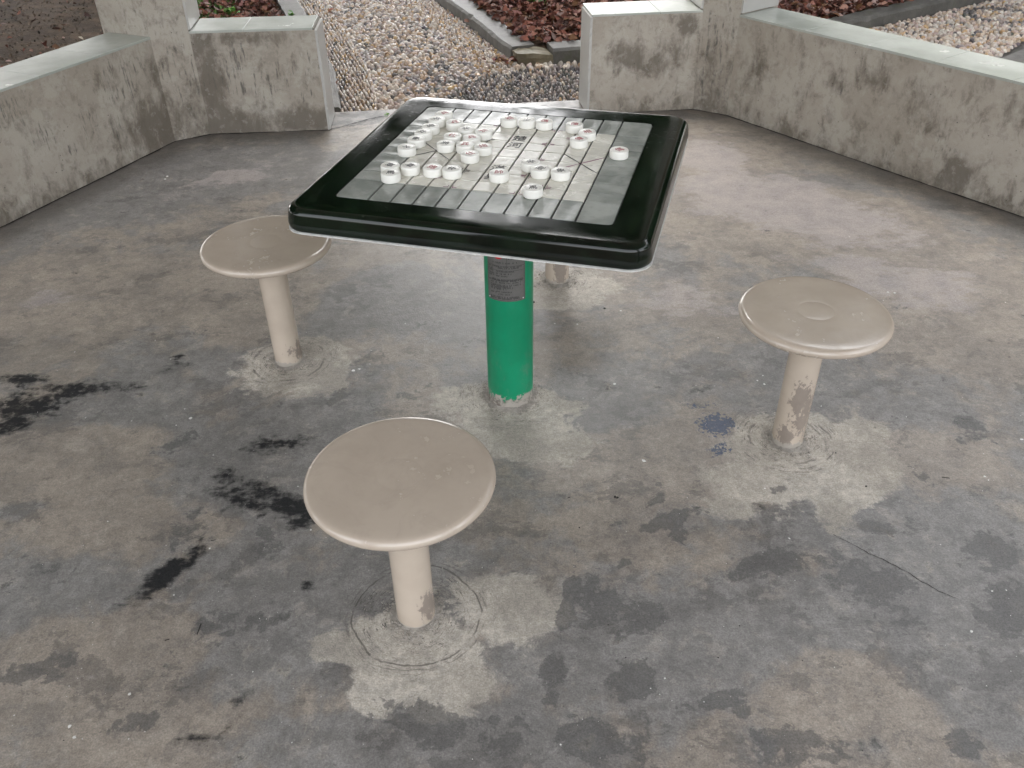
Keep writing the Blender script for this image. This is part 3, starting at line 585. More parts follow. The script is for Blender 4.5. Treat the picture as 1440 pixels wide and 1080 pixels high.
cm = cols(n, (5,5,3,2,1.5,5,3,3,.6,1.5)); cd_ = cols(n, (1,1,2,5,4,1,1,4,3,.5)); sel = rng.random(n) < dk*1.5; cm[sel] = cd_[sel]
B.append(pebbles(Q, rng.normal(0.1, .5, n), rng.uniform(.034, .052, n), rng.uniform(.024, .034, n), rng.uniform(.014, .026, n), cm, -.077))
def merge(name, B, mat, label, cat, smooth=True):
    Vs, Fs4, Fs3, Cs, o = [], [], [], [], 0
    for b in B:
        Vs.append(b[0]); Fs4.append(b[1]+o); Fs3.append(b[2]+o); Cs.append(b[3]); o += len(b[0])
    return tag(from_arr(name, np.concatenate(Vs), [np.concatenate(Fs4), np.concatenate(Fs3)], mat, None, smooth, np.concatenate(Cs)), label, cat, kind='stuff')
merge('pebbles', B, M_peb, 'brown and grey pebbles set on edge in bands over the path beyond the entrance', 'pebbles')
Q = rows_grid(2.0, 5.6, 4.4, 8.9, .5, .040, .036); Q = Q[inpoly(Q, [(1.75, 5.98), (2.5, 4.9), (3.0, 5.6), (3.7, 6.36), (5.6, 8.4), (5.3, 8.35), (3.915, 7.43), (2.761, 6.68)])]; n = len(Q)
sw = np.abs(np.hypot(Q[:, 0]-3.75, (Q[:, 1]-6.95))-.22) < .035; cm = cols(n, (6,7,1.5,.8,1.2,7,4,1.5,.8,1.5), 1.08); cm[sw] = cols(sw.sum(), (0,0,.5,2,6,.2,0,2,6,0))
merge('pebbles', [pebbles(Q, rng.uniform(0, PI, n), rng.uniform(.034, .048, n), rng.uniform(.026, .036, n), rng.uniform(.014, .026, n), cm, -.074)], M_peb, 'pale round pebbles with a dark swirl on the path beyond the right wall', 'pebbles')

# ------------------------------------------------------------------ leaf litter
LV = []; 
for i in range(5):
    u = i/4; w = math.sin(PI*min(.97, max(.04, u**.85)))*.32
    for j in (-1, 0, 1): LV.append((u-.5, j*w, -.06*abs(j)*-1 if j else 0))
LV = np.array(LV); LQ = np.array([(i*3+j, (i+1)*3+j, (i+1)*3+j+1, i*3+j+1) for i in range(4) for j in range(2)])
def leaves(P, z, size, pal, curl=.35, tilt=.45, zr=.03):
    n = len(P); s = rng.uniform(.7, 1.25, n)*size; V = np.repeat(LV[None], n, 0); k = rng.normal(0, curl, n)
    V[:, :, 2] = np.abs(V[:, :, 1])*rng.uniform(.1, .9, n)[:, None]+k[:, None]*(V[:, :, 0]**2)*2; V *= s[:, None, None]; V[:, :, 1] *= rng.uniform(.7, 1.3, n)[:, None]
    a, b, c = rng.uniform(0, 2*PI, n), rng.normal(0, tilt, n), rng.normal(0, tilt, n)
    y = V[:, :, 1]*np.cos(b)[:, None]-V[:, :, 2]*np.sin(b)[:, None]; zz = V[:, :, 1]*np.sin(b)[:, None]+V[:, :, 2]*np.cos(b)[:, None]; x = V[:, :, 0]
    x2 = x*np.cos(c)[:, None]+zz*np.sin(c)[:, None]; z2 = -x*np.sin(c)[:, None]+zz*np.cos(c)[:, None]
    X = x2*np.cos(a)[:, None]-y*np.sin(a)[:, None]+P[:, 0][:, None]; Y = x2*np.sin(a)[:, None]+y*np.cos(a)[:, None]+P[:, 1][:, None]
    VV = np.stack([X, Y, z2+z+rng.uniform(0.01, .01+zr, n)[:, None]], 2).reshape(-1, 3); m = len(LV); o = (np.arange(n)*m)[:, None, None]
    cc = np.array(pal)[rng.integers(0, len(pal), n)]*rng.uniform(.6, 1.3, (n, 1)); return VV, (LQ[None]+o).reshape(-1, 4), np.repeat(np.clip(cc, .01, .9), m, 0)
LP = [(.20,.075,.05),(.13,.048,.033),(.24,.11,.08),(.28,.155,.115),(.07,.033,.025),(.32,.22,.19),(.14,.07,.035),(.19,.09,.078)]
def scatter(poly, dens):
    p = np.array(poly); lo, hi = p.min(0), p.max(0); n = int((hi-lo).prod()*dens); Q = rng.uniform(lo, hi, (n, 2)); return Q[inpoly(Q, poly)]
def leafobj(name, parts, label, cat, mat=None):
    Vs, Fs, Cs, o = [], [], [], 0
    for V, Fq, C in parts: Vs.append(V); Fs.append(Fq+o); Cs.append(C); o += len(V)
    return tag(from_arr(name, np.concatenate(Vs), [np.concatenate(Fs)], mat or M_leaf, None, False, np.concatenate(Cs)), label, cat, kind='stuff')
bed = [(-.9, 9.2), (-.43, 7.75), (.1, 6.05), (.45, 6.0), (1.64, 6.12), (3.82, 7.56), (5.4, 9.0), (5.0, 9.6)]
leafobj('fallen_leaves', [leaves(scatter(bed, 1150), -.005, .062, LP, zr=.05)], 'reddish brown dead leaves covering the garden bed beyond the entrance', 'leaves')
lbed = [(-3.6, 9.2), (-2.2, 9.2), (-1.95, 7.8), (-1.6, 6.75), (-1.5, 6.2), (-3.0, 6.0)]
leafobj('fallen_leaves', [leaves(scatter([(-2.75, 9.0), (-2.2, 9.0), (-1.95, 7.8), (-1.42, 6.0), (-1.7, 5.6), (-2.35, 6.6)], 650), -.078, .06, LP, zr=.03), leaves(scatter([(-3.6, 9.2), (-2.2, 9.2), (-1.7, 5.6), (-3.4, 5.6)], 14), -.078, .055, LP, zr=.02)], 'brown dead leaves left of the pale kerb behind the short left wall', 'leaves')
leafobj('fallen_leaves', [leaves(scatter([(-8, 10), (-3.2, 10), (-2.2, 5.2), (-3.4, 2.6), (-6, 3)], 20), -.082, .04, LP+[(.42,.36,.28)], zr=.012), leaves(scatter([(-5.5, 8.5), (-2.9, 8.5), (-2.15, 5.0), (-3.2, 3.0), (-5, 3.5)], 420), -.084, .020, [(.05,.034,.022),(.10,.07,.045),(.03,.022,.015),(.14,.10,.07)], zr=.004)], 'scattered dead leaves on the dark soil beyond the left wall', 'leaves')
leafobj('fallen_leaves', [leaves(fl(720, 88, -.06)[None]+rng.normal(0, 1, (26, 2))*np.array((.07, .03)), -.06, .045, LP, zr=.02), leaves(scatter([(-1.7, 8), (-1., 5.2), (.3, 5.0), (.5, 5.8), (-.6, 7.7)], 5), -.05, .045, LP, zr=.01)], 'few dead leaves lying on the pebble path', 'leaves')
def weed(x, y, z, h, n, label):
    parts = []; P = np.tile((x, y), (n, 1))+rng.normal(0, h*.35, (n, 2)); V, Fq, C = leaves(P, z, h*.62, [(.10,.24,.03),(.07,.18,.03),(.14,.30,.05)], tilt=.5, zr=h*.8)
    m = len(V)//n; V = V-np.array((x, y, z)); V[np.arange(n)*m+1] = (0, 0, 0)  # every leaf grows from the root
    o = from_arr('weed', V, [Fq], M_green, None, False, C); o.location = (x, y, z)
    b_ = bmesh.new(); b_.from_mesh(o.data); bmesh.ops.remove_doubles(b_, verts=b_.verts, dist=1e-5); b_.to_mesh(o.data); b_.free()
    return tag(o, label, 'weed', 'weeds in the garden bed')
for px, py, h, n, lab in ((757, 14, .09, 12, 'bright green weed in the leaf bed, tallest of the group'), (718, 6, .07, 12, 'spreading green weed among dead leaves at the top edge'), (712, 31, .045, 8, 'small dark green weed beside the long kerb'), (754, 34, .05, 8, 'dim green weed just in front of the bright one'), (409, 18, .06, 10, 'green weed on the pale kerb beside the short left wall'), (325, 14, .06, 30, 'low green weeds behind the short left wall'), (545, 165, .02, 7, 'tiny weed sprouting from the crack at the threshold')):
    q = fl(px, py, 0.0 if py > 100 else -.02); weed(q[0], q[1], .001 if py > 100 else -.02 if px > 600 else -.07, h, n, lab)
g = scatter([(-2.95, 8.6), (-2.5, 8.6), (-1.95, 6.6), (-2.3, 6.4)], 1500); V, Fq, C = leaves(g, -.08, .04, [(.10,.17,.03),(.07,.13,.03)], tilt=1.0, zr=.01)
tag(from_arr('grass', V, [Fq], M_green, None, False, C), 'thin green grass on the soil behind the short left wall', 'grass', kind='stuff')

# ------------------------------------------------------------------ table
table = empty('game_table', (*TC, 0), TH); tag(table, 'square chess table with dark green rim on a bright green post', 'table')
ZT = .75
def rrect(hx, hy, r, seg=10):
    P = []
    for cx, cy, a0 in ((hx-r, hy-r, 0), (-hx+r, hy-r, PI/2), (-hx+r, -hy+r, PI), (hx-r, -hy+r, 1.5*PI)):
        for i in range(seg+1): a = a0+PI/2*i/seg; P.append((cx+r*math.cos(a), cy+r*math.sin(a)))
    return P
def loft(name, loops, mat, parent, angle=35, capend=False):
    bm = bmesh.new(); L = [[bm.verts.new((x, y, z)) for x, y in pts] for pts, z in loops]; n = len(L[0])
    for a, b in zip(L, L[1:]):
        for i in range(n): j = (i+1) % n; bm.faces.new((a[i], a[j], b[j], b[i]))
    if capend: bm.faces.new(L[-1])
    return from_bm(name, bm, mat, parent, True, angle)
HX, HY = .4195, .4215; TX, TY = .326, .328
fr = []
def fl_(ins, z, r): fr.append((rrect(HX-ins, HY-ins, r), z))
IN = HX-TX
fl_(IN-.001, -.016, .016); fl_(IN-.001, .0, .016); fl_(.058, .0, .028); fl_(.027, .0, .038)
fl_(.021, -.0005, .04)
for k in range(1, 13):
    a = k/12*PI/2; fl_(.021-.019*math.sin(a), -.0005-.017*(1-math.cos(a)), .04+.01*k/12)
fl_(.0, -.030, .052); fl_(-.001, -.040, .052); fl_(.0, -.050, .052); fl_(.003, -.0535, .05)
fo = loft('table_frame', fr, M_frame, table, 50); fo.location.z = ZT
u = loft('underside', [(rrect(HX-.004, HY-.004, .05), -.0530), (rrect(HX+.0012, HY+.0012, .052), -.0542), (rrect(HX+.0012, HY+.0012, .052), -.0570), (rrect(HX-.006, HY-.006, .05), -.0580), (rrect(.30, .30, .05), -.060), (rrect(.08, .08, .05), -.061)], M_white, table, 50, True); u.location.z = ZT
bm = bmesh.new(); prism(bm, rrect(TX+.003, TY+.003, .016), -.03, -.0055); o = from_bm('board_base', bm, M_black, table); o.location.z = ZT
rx, ry = .0838, .1098; cw = (2*TX-2*rx)/9; ch = (2*TY-2*ry)/8
gx = [-TX]+[-TX+rx+i*cw for i in range(10)]+[TX]; gy = [-TY]+[-TY+ry+i*ch for i in range(9)]+[TY]
def tiles(inner):
    bm = bmesh.new()
    for i in range(11):
        for j in range(10):
            isin = 1 <= i <= 9 and 1 <= j <= 8
            if isin != inner: continue
            x0, x1, y0, y1 = gx[i], gx[i+1], gy[j], gy[j+1]; ex, ey = .0026, .0017
            x0 += ex if i else .002; x1 -= ex if i < 10 else .002; y0 += ey if j else .002; y1 -= ey if j < 9 else .002
            cx, cy = (x0+x1)/2, (y0+y1)/2; tx, ty = rng.normal(0, .006, 2); n = 6; gvs = []
            for a in range(n+1):
                row = []
                for b in range(n+1):
                    u_, v_ = a/n, b/n; u_ = .5-.5*math.cos(PI*u_); v_ = .5-.5*math.cos(PI*v_)
                    x, y = x0+(x1-x0)*u_, y0+(y1-y0)*v_; e = min(x-x0, x1-x, y-y0, y1-y)
                    z = -.0006*max(0, 1-e/.0015)-(.0016 if not inner else .0010)*(1-(1-min(1, e/.022))**2)+(x-cx)*tx+(y-cy)*ty
                    rr = .014
                    if (i in (0, 10)) and (j in (0, 9)):
                        sx_ = -1 if i == 0 else 1; sy_ = -1 if j == 0 else 1; qx = (TX-.002-rr)-abs(x); qy = (TY-.002-rr)-abs(y)
                        if qx < 0 and qy < 0:
                            h = math.hypot(qx, qy)
                            if h > rr: x = sx_*((TX-.002-rr)+(-qx)*rr/h); y = sy_*((TY-.002-rr)+(-qy)*rr/h)
                    row.append(bm.verts.new((x, y, z)))
                gvs.append(row)
            for a in range(n):
                for b in range(n): bm.faces.new((gvs[a][b], gvs[a+1][b], gvs[a+1][b+1], gvs[a][b+1]))
            per = [gvs[a][0] for a in range(n+1)]+[gvs[n][b] for b in range(1, n+1)]+[gvs[a][n] for a in range(n-1, -1, -1)]+[gvs[0][b] for b in range(n-1, 0, -1)]
            lo = [bm.verts.new((v.co.x, v.co.y, -.008)) for v in per]
            for a in range(len(per)): b = (a+1) % len(per); bm.faces.new((per[b], per[a], lo[a], lo[b]))
    return bm
o = from_bm('border_tiles', tiles(False), M_tgrey, table, True, 25); o.location.z = ZT
o = from_bm('playing_field', tiles(True), M_tcream, table, True, 25); o.location.z = ZT
def bar(bm, a, b, w, z0=-.0008, z1=.0003):
    a, b = np.array(a), np.array(b); d = (b-a)/np.linalg.norm(b-a); n = np.array((-d[1], d[0]))*w/2; prism(bm, [tuple(a+n), tuple(a-n), tuple(b-n), tuple(b+n)], z0, z1)
X = lambda r: gx[1]+r*cw
Y = lambda f: gy[1]+f*ch
def palace(a, b, w, m):
    a, b = np.array(a), np.array(b); bm = bmesh.new(); bar(bm, a+(b-a)*.03, b-(b-a)*.03, w); o = from_bm('palace_line', bm, m, table); o.location.z = ZT
palace((X(7), Y(5)), (X(9), Y(3)), .0016, M_ink); palace((X(7), Y(3)), (X(9), Y(5)), .0012, M_purple)
palace((X(0), Y(5)), (X(2), Y(3)), .0016, M_ink); palace((X(0), Y(3)), (X(2), Y(5)), .0012, M_ink)
def star(m, r, f):
    bm = bmesh.new()
    for sx_ in (-1, 1):
        if (r == 0 and sx_ < 0) or (r == 9 and sx_ > 0): continue
        for sy_ in (-1, 1):
            if (f == 0 and sy_ < 0) or (f == 8 and sy_ > 0): continue
            px, py = X(r)+sx_*.0055, Y(f)+sy_*.0035; bar(bm, (px-sx_*.0006, py), (px+sx_*.011, py), .0013); bar(bm, (px, py), (px, py+sy_*.010), .0013)
    o = from_bm('star_mark', bm, m, table); o.location.z = ZT
for r in (3, 6):
    for f in range(0, 9, 2): star(M_purple if (f+r) % 4 != 1 else M_ink, r, f)
for r in (2, 7):
    for f in (1, 7): star(M_purple, r, f)
glyphs = {}
def glyph(ch, size):
    if (ch, size) not in glyphs: glyphs[(ch, size)] = glyph_mesh(ch, size)
    return glyphs[(ch, size)].copy()
for ch_, f in (('楚', 5.5+.95), ('河', 4.5+1.05), ('漢', 2.6), ('界', 1.6)):
    o = link('river_letter', glyph(ch_, .040), M_ink, table, (X(4.5)-.002, Y(f)-.0, ZT+.0001))
# post
po = lathe('post', [(0, .69), (.0675, .69), (.0675, .2), (.0675, .0), (.0675, -.01)], M_post, table, 96); 
fg = lathe('post_flange', [(.067, .60), (.11, .69)], M_post, table, 48)
def label_plate():
    r = .0687; a0, a1 = R(-TH*180/PI-128+0), 0
    # the plate faces the camera side, a little to the left of it
    view = math.atan2(-TC[1], -TC[0])-TH; c0 = view-R(8); ha = R(47); n = 24
    bm = bmesh.new(); z0, z1 = .368, .575
    def pt(a, z, rr): return bm.verts.new((rr*math.cos(a), rr*math.sin(a), z))
    G = [[pt(c0-ha+2*ha*i/n, z, rr) for (z, rr) in ((z0, r-.0008), (z0, r+.0004), (z1, r+.0004), (z1, r-.0008))] for i in range(n+1)]
    for a, b in zip(G, G[1:]):
        for k in range(3): bm.faces.new((a[k], b[k], b[k+1], a[k+1]))
    bm.faces.new(G[0]); bm.faces.new(G[-1][::-1]); pl = from_bm('label_plate', bm, M_plate, table, True, 30)
    bm = bmesh.new(); rr = r+.0009
    def dash(u, z, w, h):
        n_ = max(1, int(w/.004)); ang = [c0+(u+w*k/n_)/r for k in range(n_+1)]; q = [(bm.verts.new((rr*math.cos(a), rr*math.sin(a), z)), bm.verts.new((rr*math.cos(a), rr*math.sin(a), z+h))) for a in ang]
        for a, b in zip(q, q[1:]): bm.faces.new((a[0], b[0], b[1], a[1]))
    W2 = ha*r-.003
    zz = lambda y: .368+(421.5-(350+y/13.5))/410
    for z in (z0+.002, z1-.002): dash(-W2, z, 2*W2, .0008)
    for u in (-W2, W2-.0008): dash(u, z0+.002, .0008, z1-z0-.004)
    dash(-W2, zz(372), 2*W2, .0006); dash(-W2, zz(445), 2*W2, .0005); dash(.004, zz(372), .0006, .05); dash(-W2, zz(612), 2*W2, .0004)
    rows_ = [(230, .008, W2-.012), (258, .008, W2-.012), (200, .008, W2-.012), (330, -.036, .03), (392, -.034, W2-.01), (415, -.02, W2-.018), (400, -W2+.004, -.034), (435, -W2+.004, -.038), (470, -.026, .022), (510, -.026, .016), (548, -.026, .006), (470, -W2+.006, -.036), (515, -W2+.004, -.034), (545, -W2+.004, -.034), (608, -.04, W2-.004), (628, -W2+.004, W2-.006), (660, -W2+.010, W2-.012), (700, -W2+.010, W2-.012), (720, -W2+.010, .012), (745, -W2+.010, .018), (770, -W2+.010, .004), (815, -.026, .014), (835, -W2+.010, -.028), (855, -.02, .012), (905, -W2+.010, W2-.02), (930, -W2+.006, W2-.014)]
    for yy_, u0, u1 in rows_:
        u = u0; z = zz(yy_)
        while u < u1:
            for q in range(3): dash(u+random.uniform(0, .0012), z+q*.0016, random.uniform(.0014, .0026), .0007)
            dash(u+random.uniform(.0004, .002), z, .0006, .0042); u += .0036*random.choice((1, 1, 1, 2))
    from_bm('printed_text', bm, M_ink, table)
    bm = bmesh.new(); c = bm.verts.new(((rr)*math.cos(c0-.017/r), (rr)*math.sin(c0-.017/r), .5125)); ring = [bm.verts.new((rr*math.cos(c0+(-.019+.0145*math.cos(a))/r), rr*math.sin(c0+(-.019+.0145*math.cos(a))/r), .5125+.0175*math.sin(a))) for a in np.linspace(0, 2*PI, 32, endpoint=False)]
    for i in range(32): bm.faces.new((c, ring[i], ring[(i+1) % 32]))
    from_bm('red_emblem', bm, M_redlogo, table)
    for s1 in (-1, 1):
        for z in (z0+.006, z1-.006):
            bm = bmesh.new(); a = c0+s1*(W2-.004)/r; m = Matrix.Translation((rr*math.cos(a), rr*math.sin(a), z)); bmesh.ops.create_uvsphere(bm, u_segments=10, v_segments=6, radius=.0018, matrix=m)
            from_bm('rivet', bm, M_white, table, True)
label_plate()
# mortar collars
def collar(x, y, r0, r1, h, name, parent):
    bm = bmesh.new(); seg = 72; nr = 7; L = []
    ph = [rng.uniform(0, 6.28) for _ in range(5)]
    for k in range(nr+1):
        t = k/nr; row = []
        for i in range(seg):
            a = 2*PI*i/seg; w = 1+.10*math.sin(3*a+ph[0])+.07*math.sin(7*a+ph[1])+.04*math.sin(13*a+ph[2]); rr = r0+(r1*w-r0)*t
            row.append(bm.verts.new((rr*math.cos(a), rr*math.sin(a), -.0015+h*(1-t)**2.2*(.8+.5*math.sin(2*a+ph[3])*.5+rng.normal(0, .10)))))
        L.append(row)
    for a, b in zip(L, L[1:]):
        for i in range(seg): j = (i+1) % seg; bm.faces.new((a[i], a[j], b[j], b[i]))
    return from_bm(name, bm, M_collar, parent, True)
t = NT('pale_mortar'); P_ = t.pos(); n_ = t.noise(P_, 42, 6, .65); n2_ = t.noise(P_, 7, 6, .6); c_ = t.mix(t.step(n_, .35, .65), (.27, .245, .215), (.40, .37, .325)); c_ = t.mix(t.ma('MULTIPLY', t.step(n2_, .5, .6), .5), c_, (.17, .15, .128))
M_collar = t.done(c_, .75, t.bump(t.ma('ADD', n_, t.noise(P_, 180, 3)), .8, .004))
cr_ = collar(0, 0, .060, .105, .010, 'mortar_collar', table)

# ------------------------------------------------------------------ stools
SR, SH, ST = .1901, .4229, .0432
def make_stool(x, y, label, mortar=.03, worn=((0, .08, .10, .8),), ring=True, loc=None):
    root = empty('stool', (x, y, 0)); tag(root, label, 'stool', 'round stools fixed round the chess table')
    prof = [(0, SH-.0002), (.044, SH-.0002), (.0455, SH-.00035), (.047, SH-.0002), (.06, SH-.0002), (.15, SH-.0001), (SR-.022, SH), (SR-.014, SH-.0008)]
    for k in range(1, 9):
        a = k/8*PI; prof.append((SR-.013+.013*math.sin(a), SH-.0135+.0127*math.cos(a)) if k < 5 else (SR-.013+.013*math.sin(a)*1., SH-.0135+.0127*math.cos(a)))
    prof += [(SR-.016, SH-.0262), (SR-.020, SH-.022), (.06, SH-.020), (.05, SH-.024)]
    s = lathe('seat', prof, M_seat, root, 128, angle=55)
    n = 80; st = lathe('stem', [(ST, SH-.02-(SH-.01)*k/n) for k in range(n+1)], M_stem, root, 48)
    me = st.data; nv = len(me.vertices); co = np.empty(nv*3, np.float32); me.vertices.foreach_get('co', co); co = co.reshape(-1, 3); ang = np.arctan2(co[:, 1], co[:, 0]); z = co[:, 2]
    base = math.atan2(-y, -x); f = np.clip(.25-z*2.5, 0, 1)
    for (da, zz, rz, s_) in worn:
        dd = np.abs((ang-base-R(da)+PI) % (2*PI)-PI); f = np.maximum(f, s_*np.clip(1.3-np.hypot(dd/.8, (z-zz)/rz), 0, 1))
    me.attributes.new('f_worn', 'FLOAT', 'POINT').data.foreach_set('value', f.astype(np.float32)); me.attributes.new('f_mortar', 'FLOAT', 'POINT').data.foreach_set('value', np.clip(1-z/mortar, 0, 1).astype(np.float32))
    collar(0, 0, .040, .075, .007, 'mortar_collar', root)
    return root
make_stool(*STOOLS[0], 'beige stool partly under the left corner of the table', worn=((10, .05, .05, .65), (60, .05, .06, .9)))
make_stool(*STOOLS[1], 'beige stool nearest to the viewer in front of the table', worn=((45, .06, .07, 1.0),), mortar=.012)
make_stool(*STOOLS[2], 'beige stool right of the table with a heavily scuffed stem', worn=((15, .17, .09, 1.1), (-10, .04, .06, 1.), (50, .12, .12, 1.)), mortar=.035)
make_stool(*STOOLS[3], 'beige stool hidden behind the table with only its stem base showing', worn=((20, .08, .12, 1.2),), mortar=.03)

# ------------------------------------------------------------------ chess pieces
PC = [(-.177,2.386,'兵',1),(-.195,2.339,'卒',0),(-.145,2.312,'兵',1),(-.209,2.283,'砲',0),(-.225,2.24,'卒',0),(-.239,2.19,'象',0),(-.259,2.131,'士',0),(-.112,2.259,'卒',0),(-.066,2.24,'兵',1),(-.146,2.21,'仕',1),
 (-.096,2.195,'兵',1),(-.161,2.154,'將',0),(-.111,2.145,'兵',1),(-.065,2.13,'炮',1),(-.097,2.08,'仕',1),(-.288,2.011,'車',0),(-.239,2.007,'車',0),(-.184,1.994,'炮',1),(-.137,1.983,'卒',0),(.002,2.334,'相',1),
 (.051,2.322,'士',0),(.098,2.309,'傌',1),(.177,2.282,'俥',1),(.206,2.222,'相',1),(.181,2.171,'俥',1),(.053,2.02,'卒',0),(.075,1.978,'砲',0),(.123,1.963,'象',0),(-.024,1.957,'帥',1),(.054,1.864,'馬',0),(.276,2.091,'傌',1),(-.282,1.964,'馬',0)]
XY = np.array([p[:2] for p in PC]); PR = .0235
for _ in range(60):
    for i in range(32):
        for j in range(i+1, 32):
            d = XY[j]-XY[i]; l = np.hypot(*d)
            if l < 2*PR+.0006: m = d/l*(2*PR+.0006-l)/2; XY[i] -= m; XY[j] += m
LAB = {0:'farthest piece, at the far left corner',1:'second from the back in the slanting row',2:'right of the slanting left row, behind the cluster',3:'third in the slanting left row from the back',4:'fourth in the slanting left row from the back',5:'fifth in the slanting left row from the back',6:'nearest piece of the slanting left row',
 7:'at the back left of the centre left cluster',8:'at the back right of the left centre cluster',9:'in the left cluster, behind its leftmost front piece',10:'in the middle of the left centre cluster',11:'heavily inked, leftmost of the cluster front row',12:'in the middle of the cluster front row',13:'at the right end of the front cluster row',14:'nearest piece of the left centre cluster',
 15:'tucked behind the front left horse on the board',16:'second in the front row from the left',17:'third in the front row from the left',18:'rightmost of the front left row',19:'leftmost of the trio along the back edge',20:'in the middle of the trio along the back edge',21:'rightmost of the trio along the back edge',22:'rearmost of three red pieces on the right',23:'rightmost of three red pieces on the right',24:'nearest of three red pieces on the right',
 25:'partly behind another at the centre right',26:'touching between its two neighbours at the centre right',27:'beside the crossed palace lines on the right',28:'standing alone between the left row and right trio',29:'standing alone on the front right edge of the field',30:'standing alone on the grey tiles at the far right',31:'at the front left corner of the field'}
_body = None
for i, (x, y, chh, red) in enumerate(PC):
    x, y = XY[i]; z = ZT+.0004
    root = empty('chess_piece', (float(x), float(y), z), random.uniform(-.9, .9) if i not in (31, 6, 28, 29) else random.uniform(-.2, .2))
    if _body is None:
        r = PR; H = .0205
        b = lathe('disc', [(0, 0), (r-.0012, 0), (r-.0003, .0012), (r, .004), (r, .0165), (r-.0004, .0188), (r-.0014, .0202), (r-.0026, H), (r-.0040, H-.0001), (r-.0047, H-.0008), (r-.0055, H-.0004), (0, H-.0003)], M_piece, root, 56, angle=35); _body = b
    else:
        b = _body.copy(); col.objects.link(b); b.parent = root
    link('character', glyph(chh, .0225), M_red if red else M_ink, root, (0, 0, .0203))
    tag(root, 'ivory chess disc with %s character, %s' % ('red' if red else 'black', LAB[i]), 'chess piece', 'chess discs on the board')

# ------------------------------------------------------------------ grit on the floor
bm = bmesh.new()
big = [(905,648,5),(505,519,3),(497,521,4),(873,437,3),(864,540,4),(1249,411,4),(1258,412,3),(1395,831,3),(1366,888,5),(1415,830,2),(1110,757,3),(98,1021,5),(104,1037,5),(182,976,4),(20,1006,2),(268,588,4),(248,598,2),(185,592,2),(295,771,3),(437,745,3),(419,684,2),(570,455,2),(520,512,2),(935,954,3),(915,968,2),(990,987,2),(1385,670,3),(1437,618,4),(1390,675,2),(1073,528,2),(1065,535,3),(1075,540,3),(240,505,2),(105,495,2),(300,640,2),(235,248,4),(232,252,3),(260,575,2),(1190,505,2),(1155,571,2),(1010,475,2),(1030,700,1.5),(660,500,1.5),(820,560,1.5),(780,455,2),(812,456,2)]
def chip(bm, x, y, s, h=.3, z=0.0):
    n = random.randint(5, 7); a0 = random.uniform(0, 6); lo, hi = [], []
    for i in range(n): a = a0+2*PI*i/n; r = s*random.uniform(.5, 1.1); lo.append(bm.verts.new((x+r*math.cos(a), y+r*math.sin(a), z-.0004))); hi.append(bm.verts.new((x+r*.8*math.cos(a), y+r*.8*math.sin(a), z+s*h*random.uniform(.5, 1))))
    bm.faces.new(hi)
    for i in range(n): bm.faces.new((lo[i], lo[(i+1) % n], hi[(i+1) % n], hi[i]))
for px, py, s in big:
    q = fl(px, py); dpx = np.linalg.norm(fl(px+1, py)-q); chip(bm, q[0], q[1], s*dpx*.75, .25)
for _ in range(420):
    q = fl(random.uniform(-20, 1460), random.uniform(200, 1090)); chip(bm, q[0], q[1], random.uniform(.0006, .0016)*(1 if random.random() < .9 else 1.8), .4)
tag(from_bm('white_grit', bm, M_chip), 'white paint flakes and grit scattered over the concrete floor', 'grit', kind='stuff')
bm = bmesh.new()
for px, py, s in [(865,699,4),(850,434,3),(868,700,3),(750,425,3),(1218,684,2.5),(815,742,2),(340,675,2),(740,500,1.5),(1175,637,2),(880,925,2),(1040,880,1.5),(1010,925,2),(600,1000,1.5)]:
    q = fl(px, py); dpx = np.linalg.norm(fl(px+1, py)-q); chip(bm, q[0], q[1], s*dpx*.8, .6)
for _ in range(260):
    q = fl(random.uniform(-20, 1460), random.uniform(200, 1090)); chip(bm, q[0], q[1], random.uniform(.0006, .0018), .4)
for px, py, l, a in [(280,885,.030,1.55),(235,900,.010,.3),(300,760,.012,.2),(1330,672,.02,-.2),(800,700,.008,.5)]:
    q = fl(px, py); d = np.array((math.cos(a), math.sin(a)))*l/2; bar(bm, q-d, q+d, .0016, .0002, .0014)
tag(from_bm('dark_grit', bm, M_dark), 'dark crumbs and bits of twig scattered over the concrete floor', 'grit', kind='stuff')

bm = bmesh.new()
for (cx, cy), r0 in [(q, .046) for q in STOOLS]+[(TC, .07)]:
    for _ in range(340):
        a = random.uniform(0, 2*PI); r = r0+abs(random.gauss(0, .045)); chip(bm, cx+r*math.cos(a), cy+r*math.sin(a), random.uniform(.0008, .003)*(1.3 if r < r0+.03 else .8), .7, max(0, .006*(1-(r-r0)/.04)))
tag(from_bm('mortar_crumbs', bm, M_collar), 'crumbs of pale mortar round the feet of the stools and the post', 'crumbs', kind='stuff')
tag(ribbon('floor_crack', wobbly(fl(1172, 752), fl(1345, 842), 40, .0014), .0022, .0012, M_dark), kind='structure')
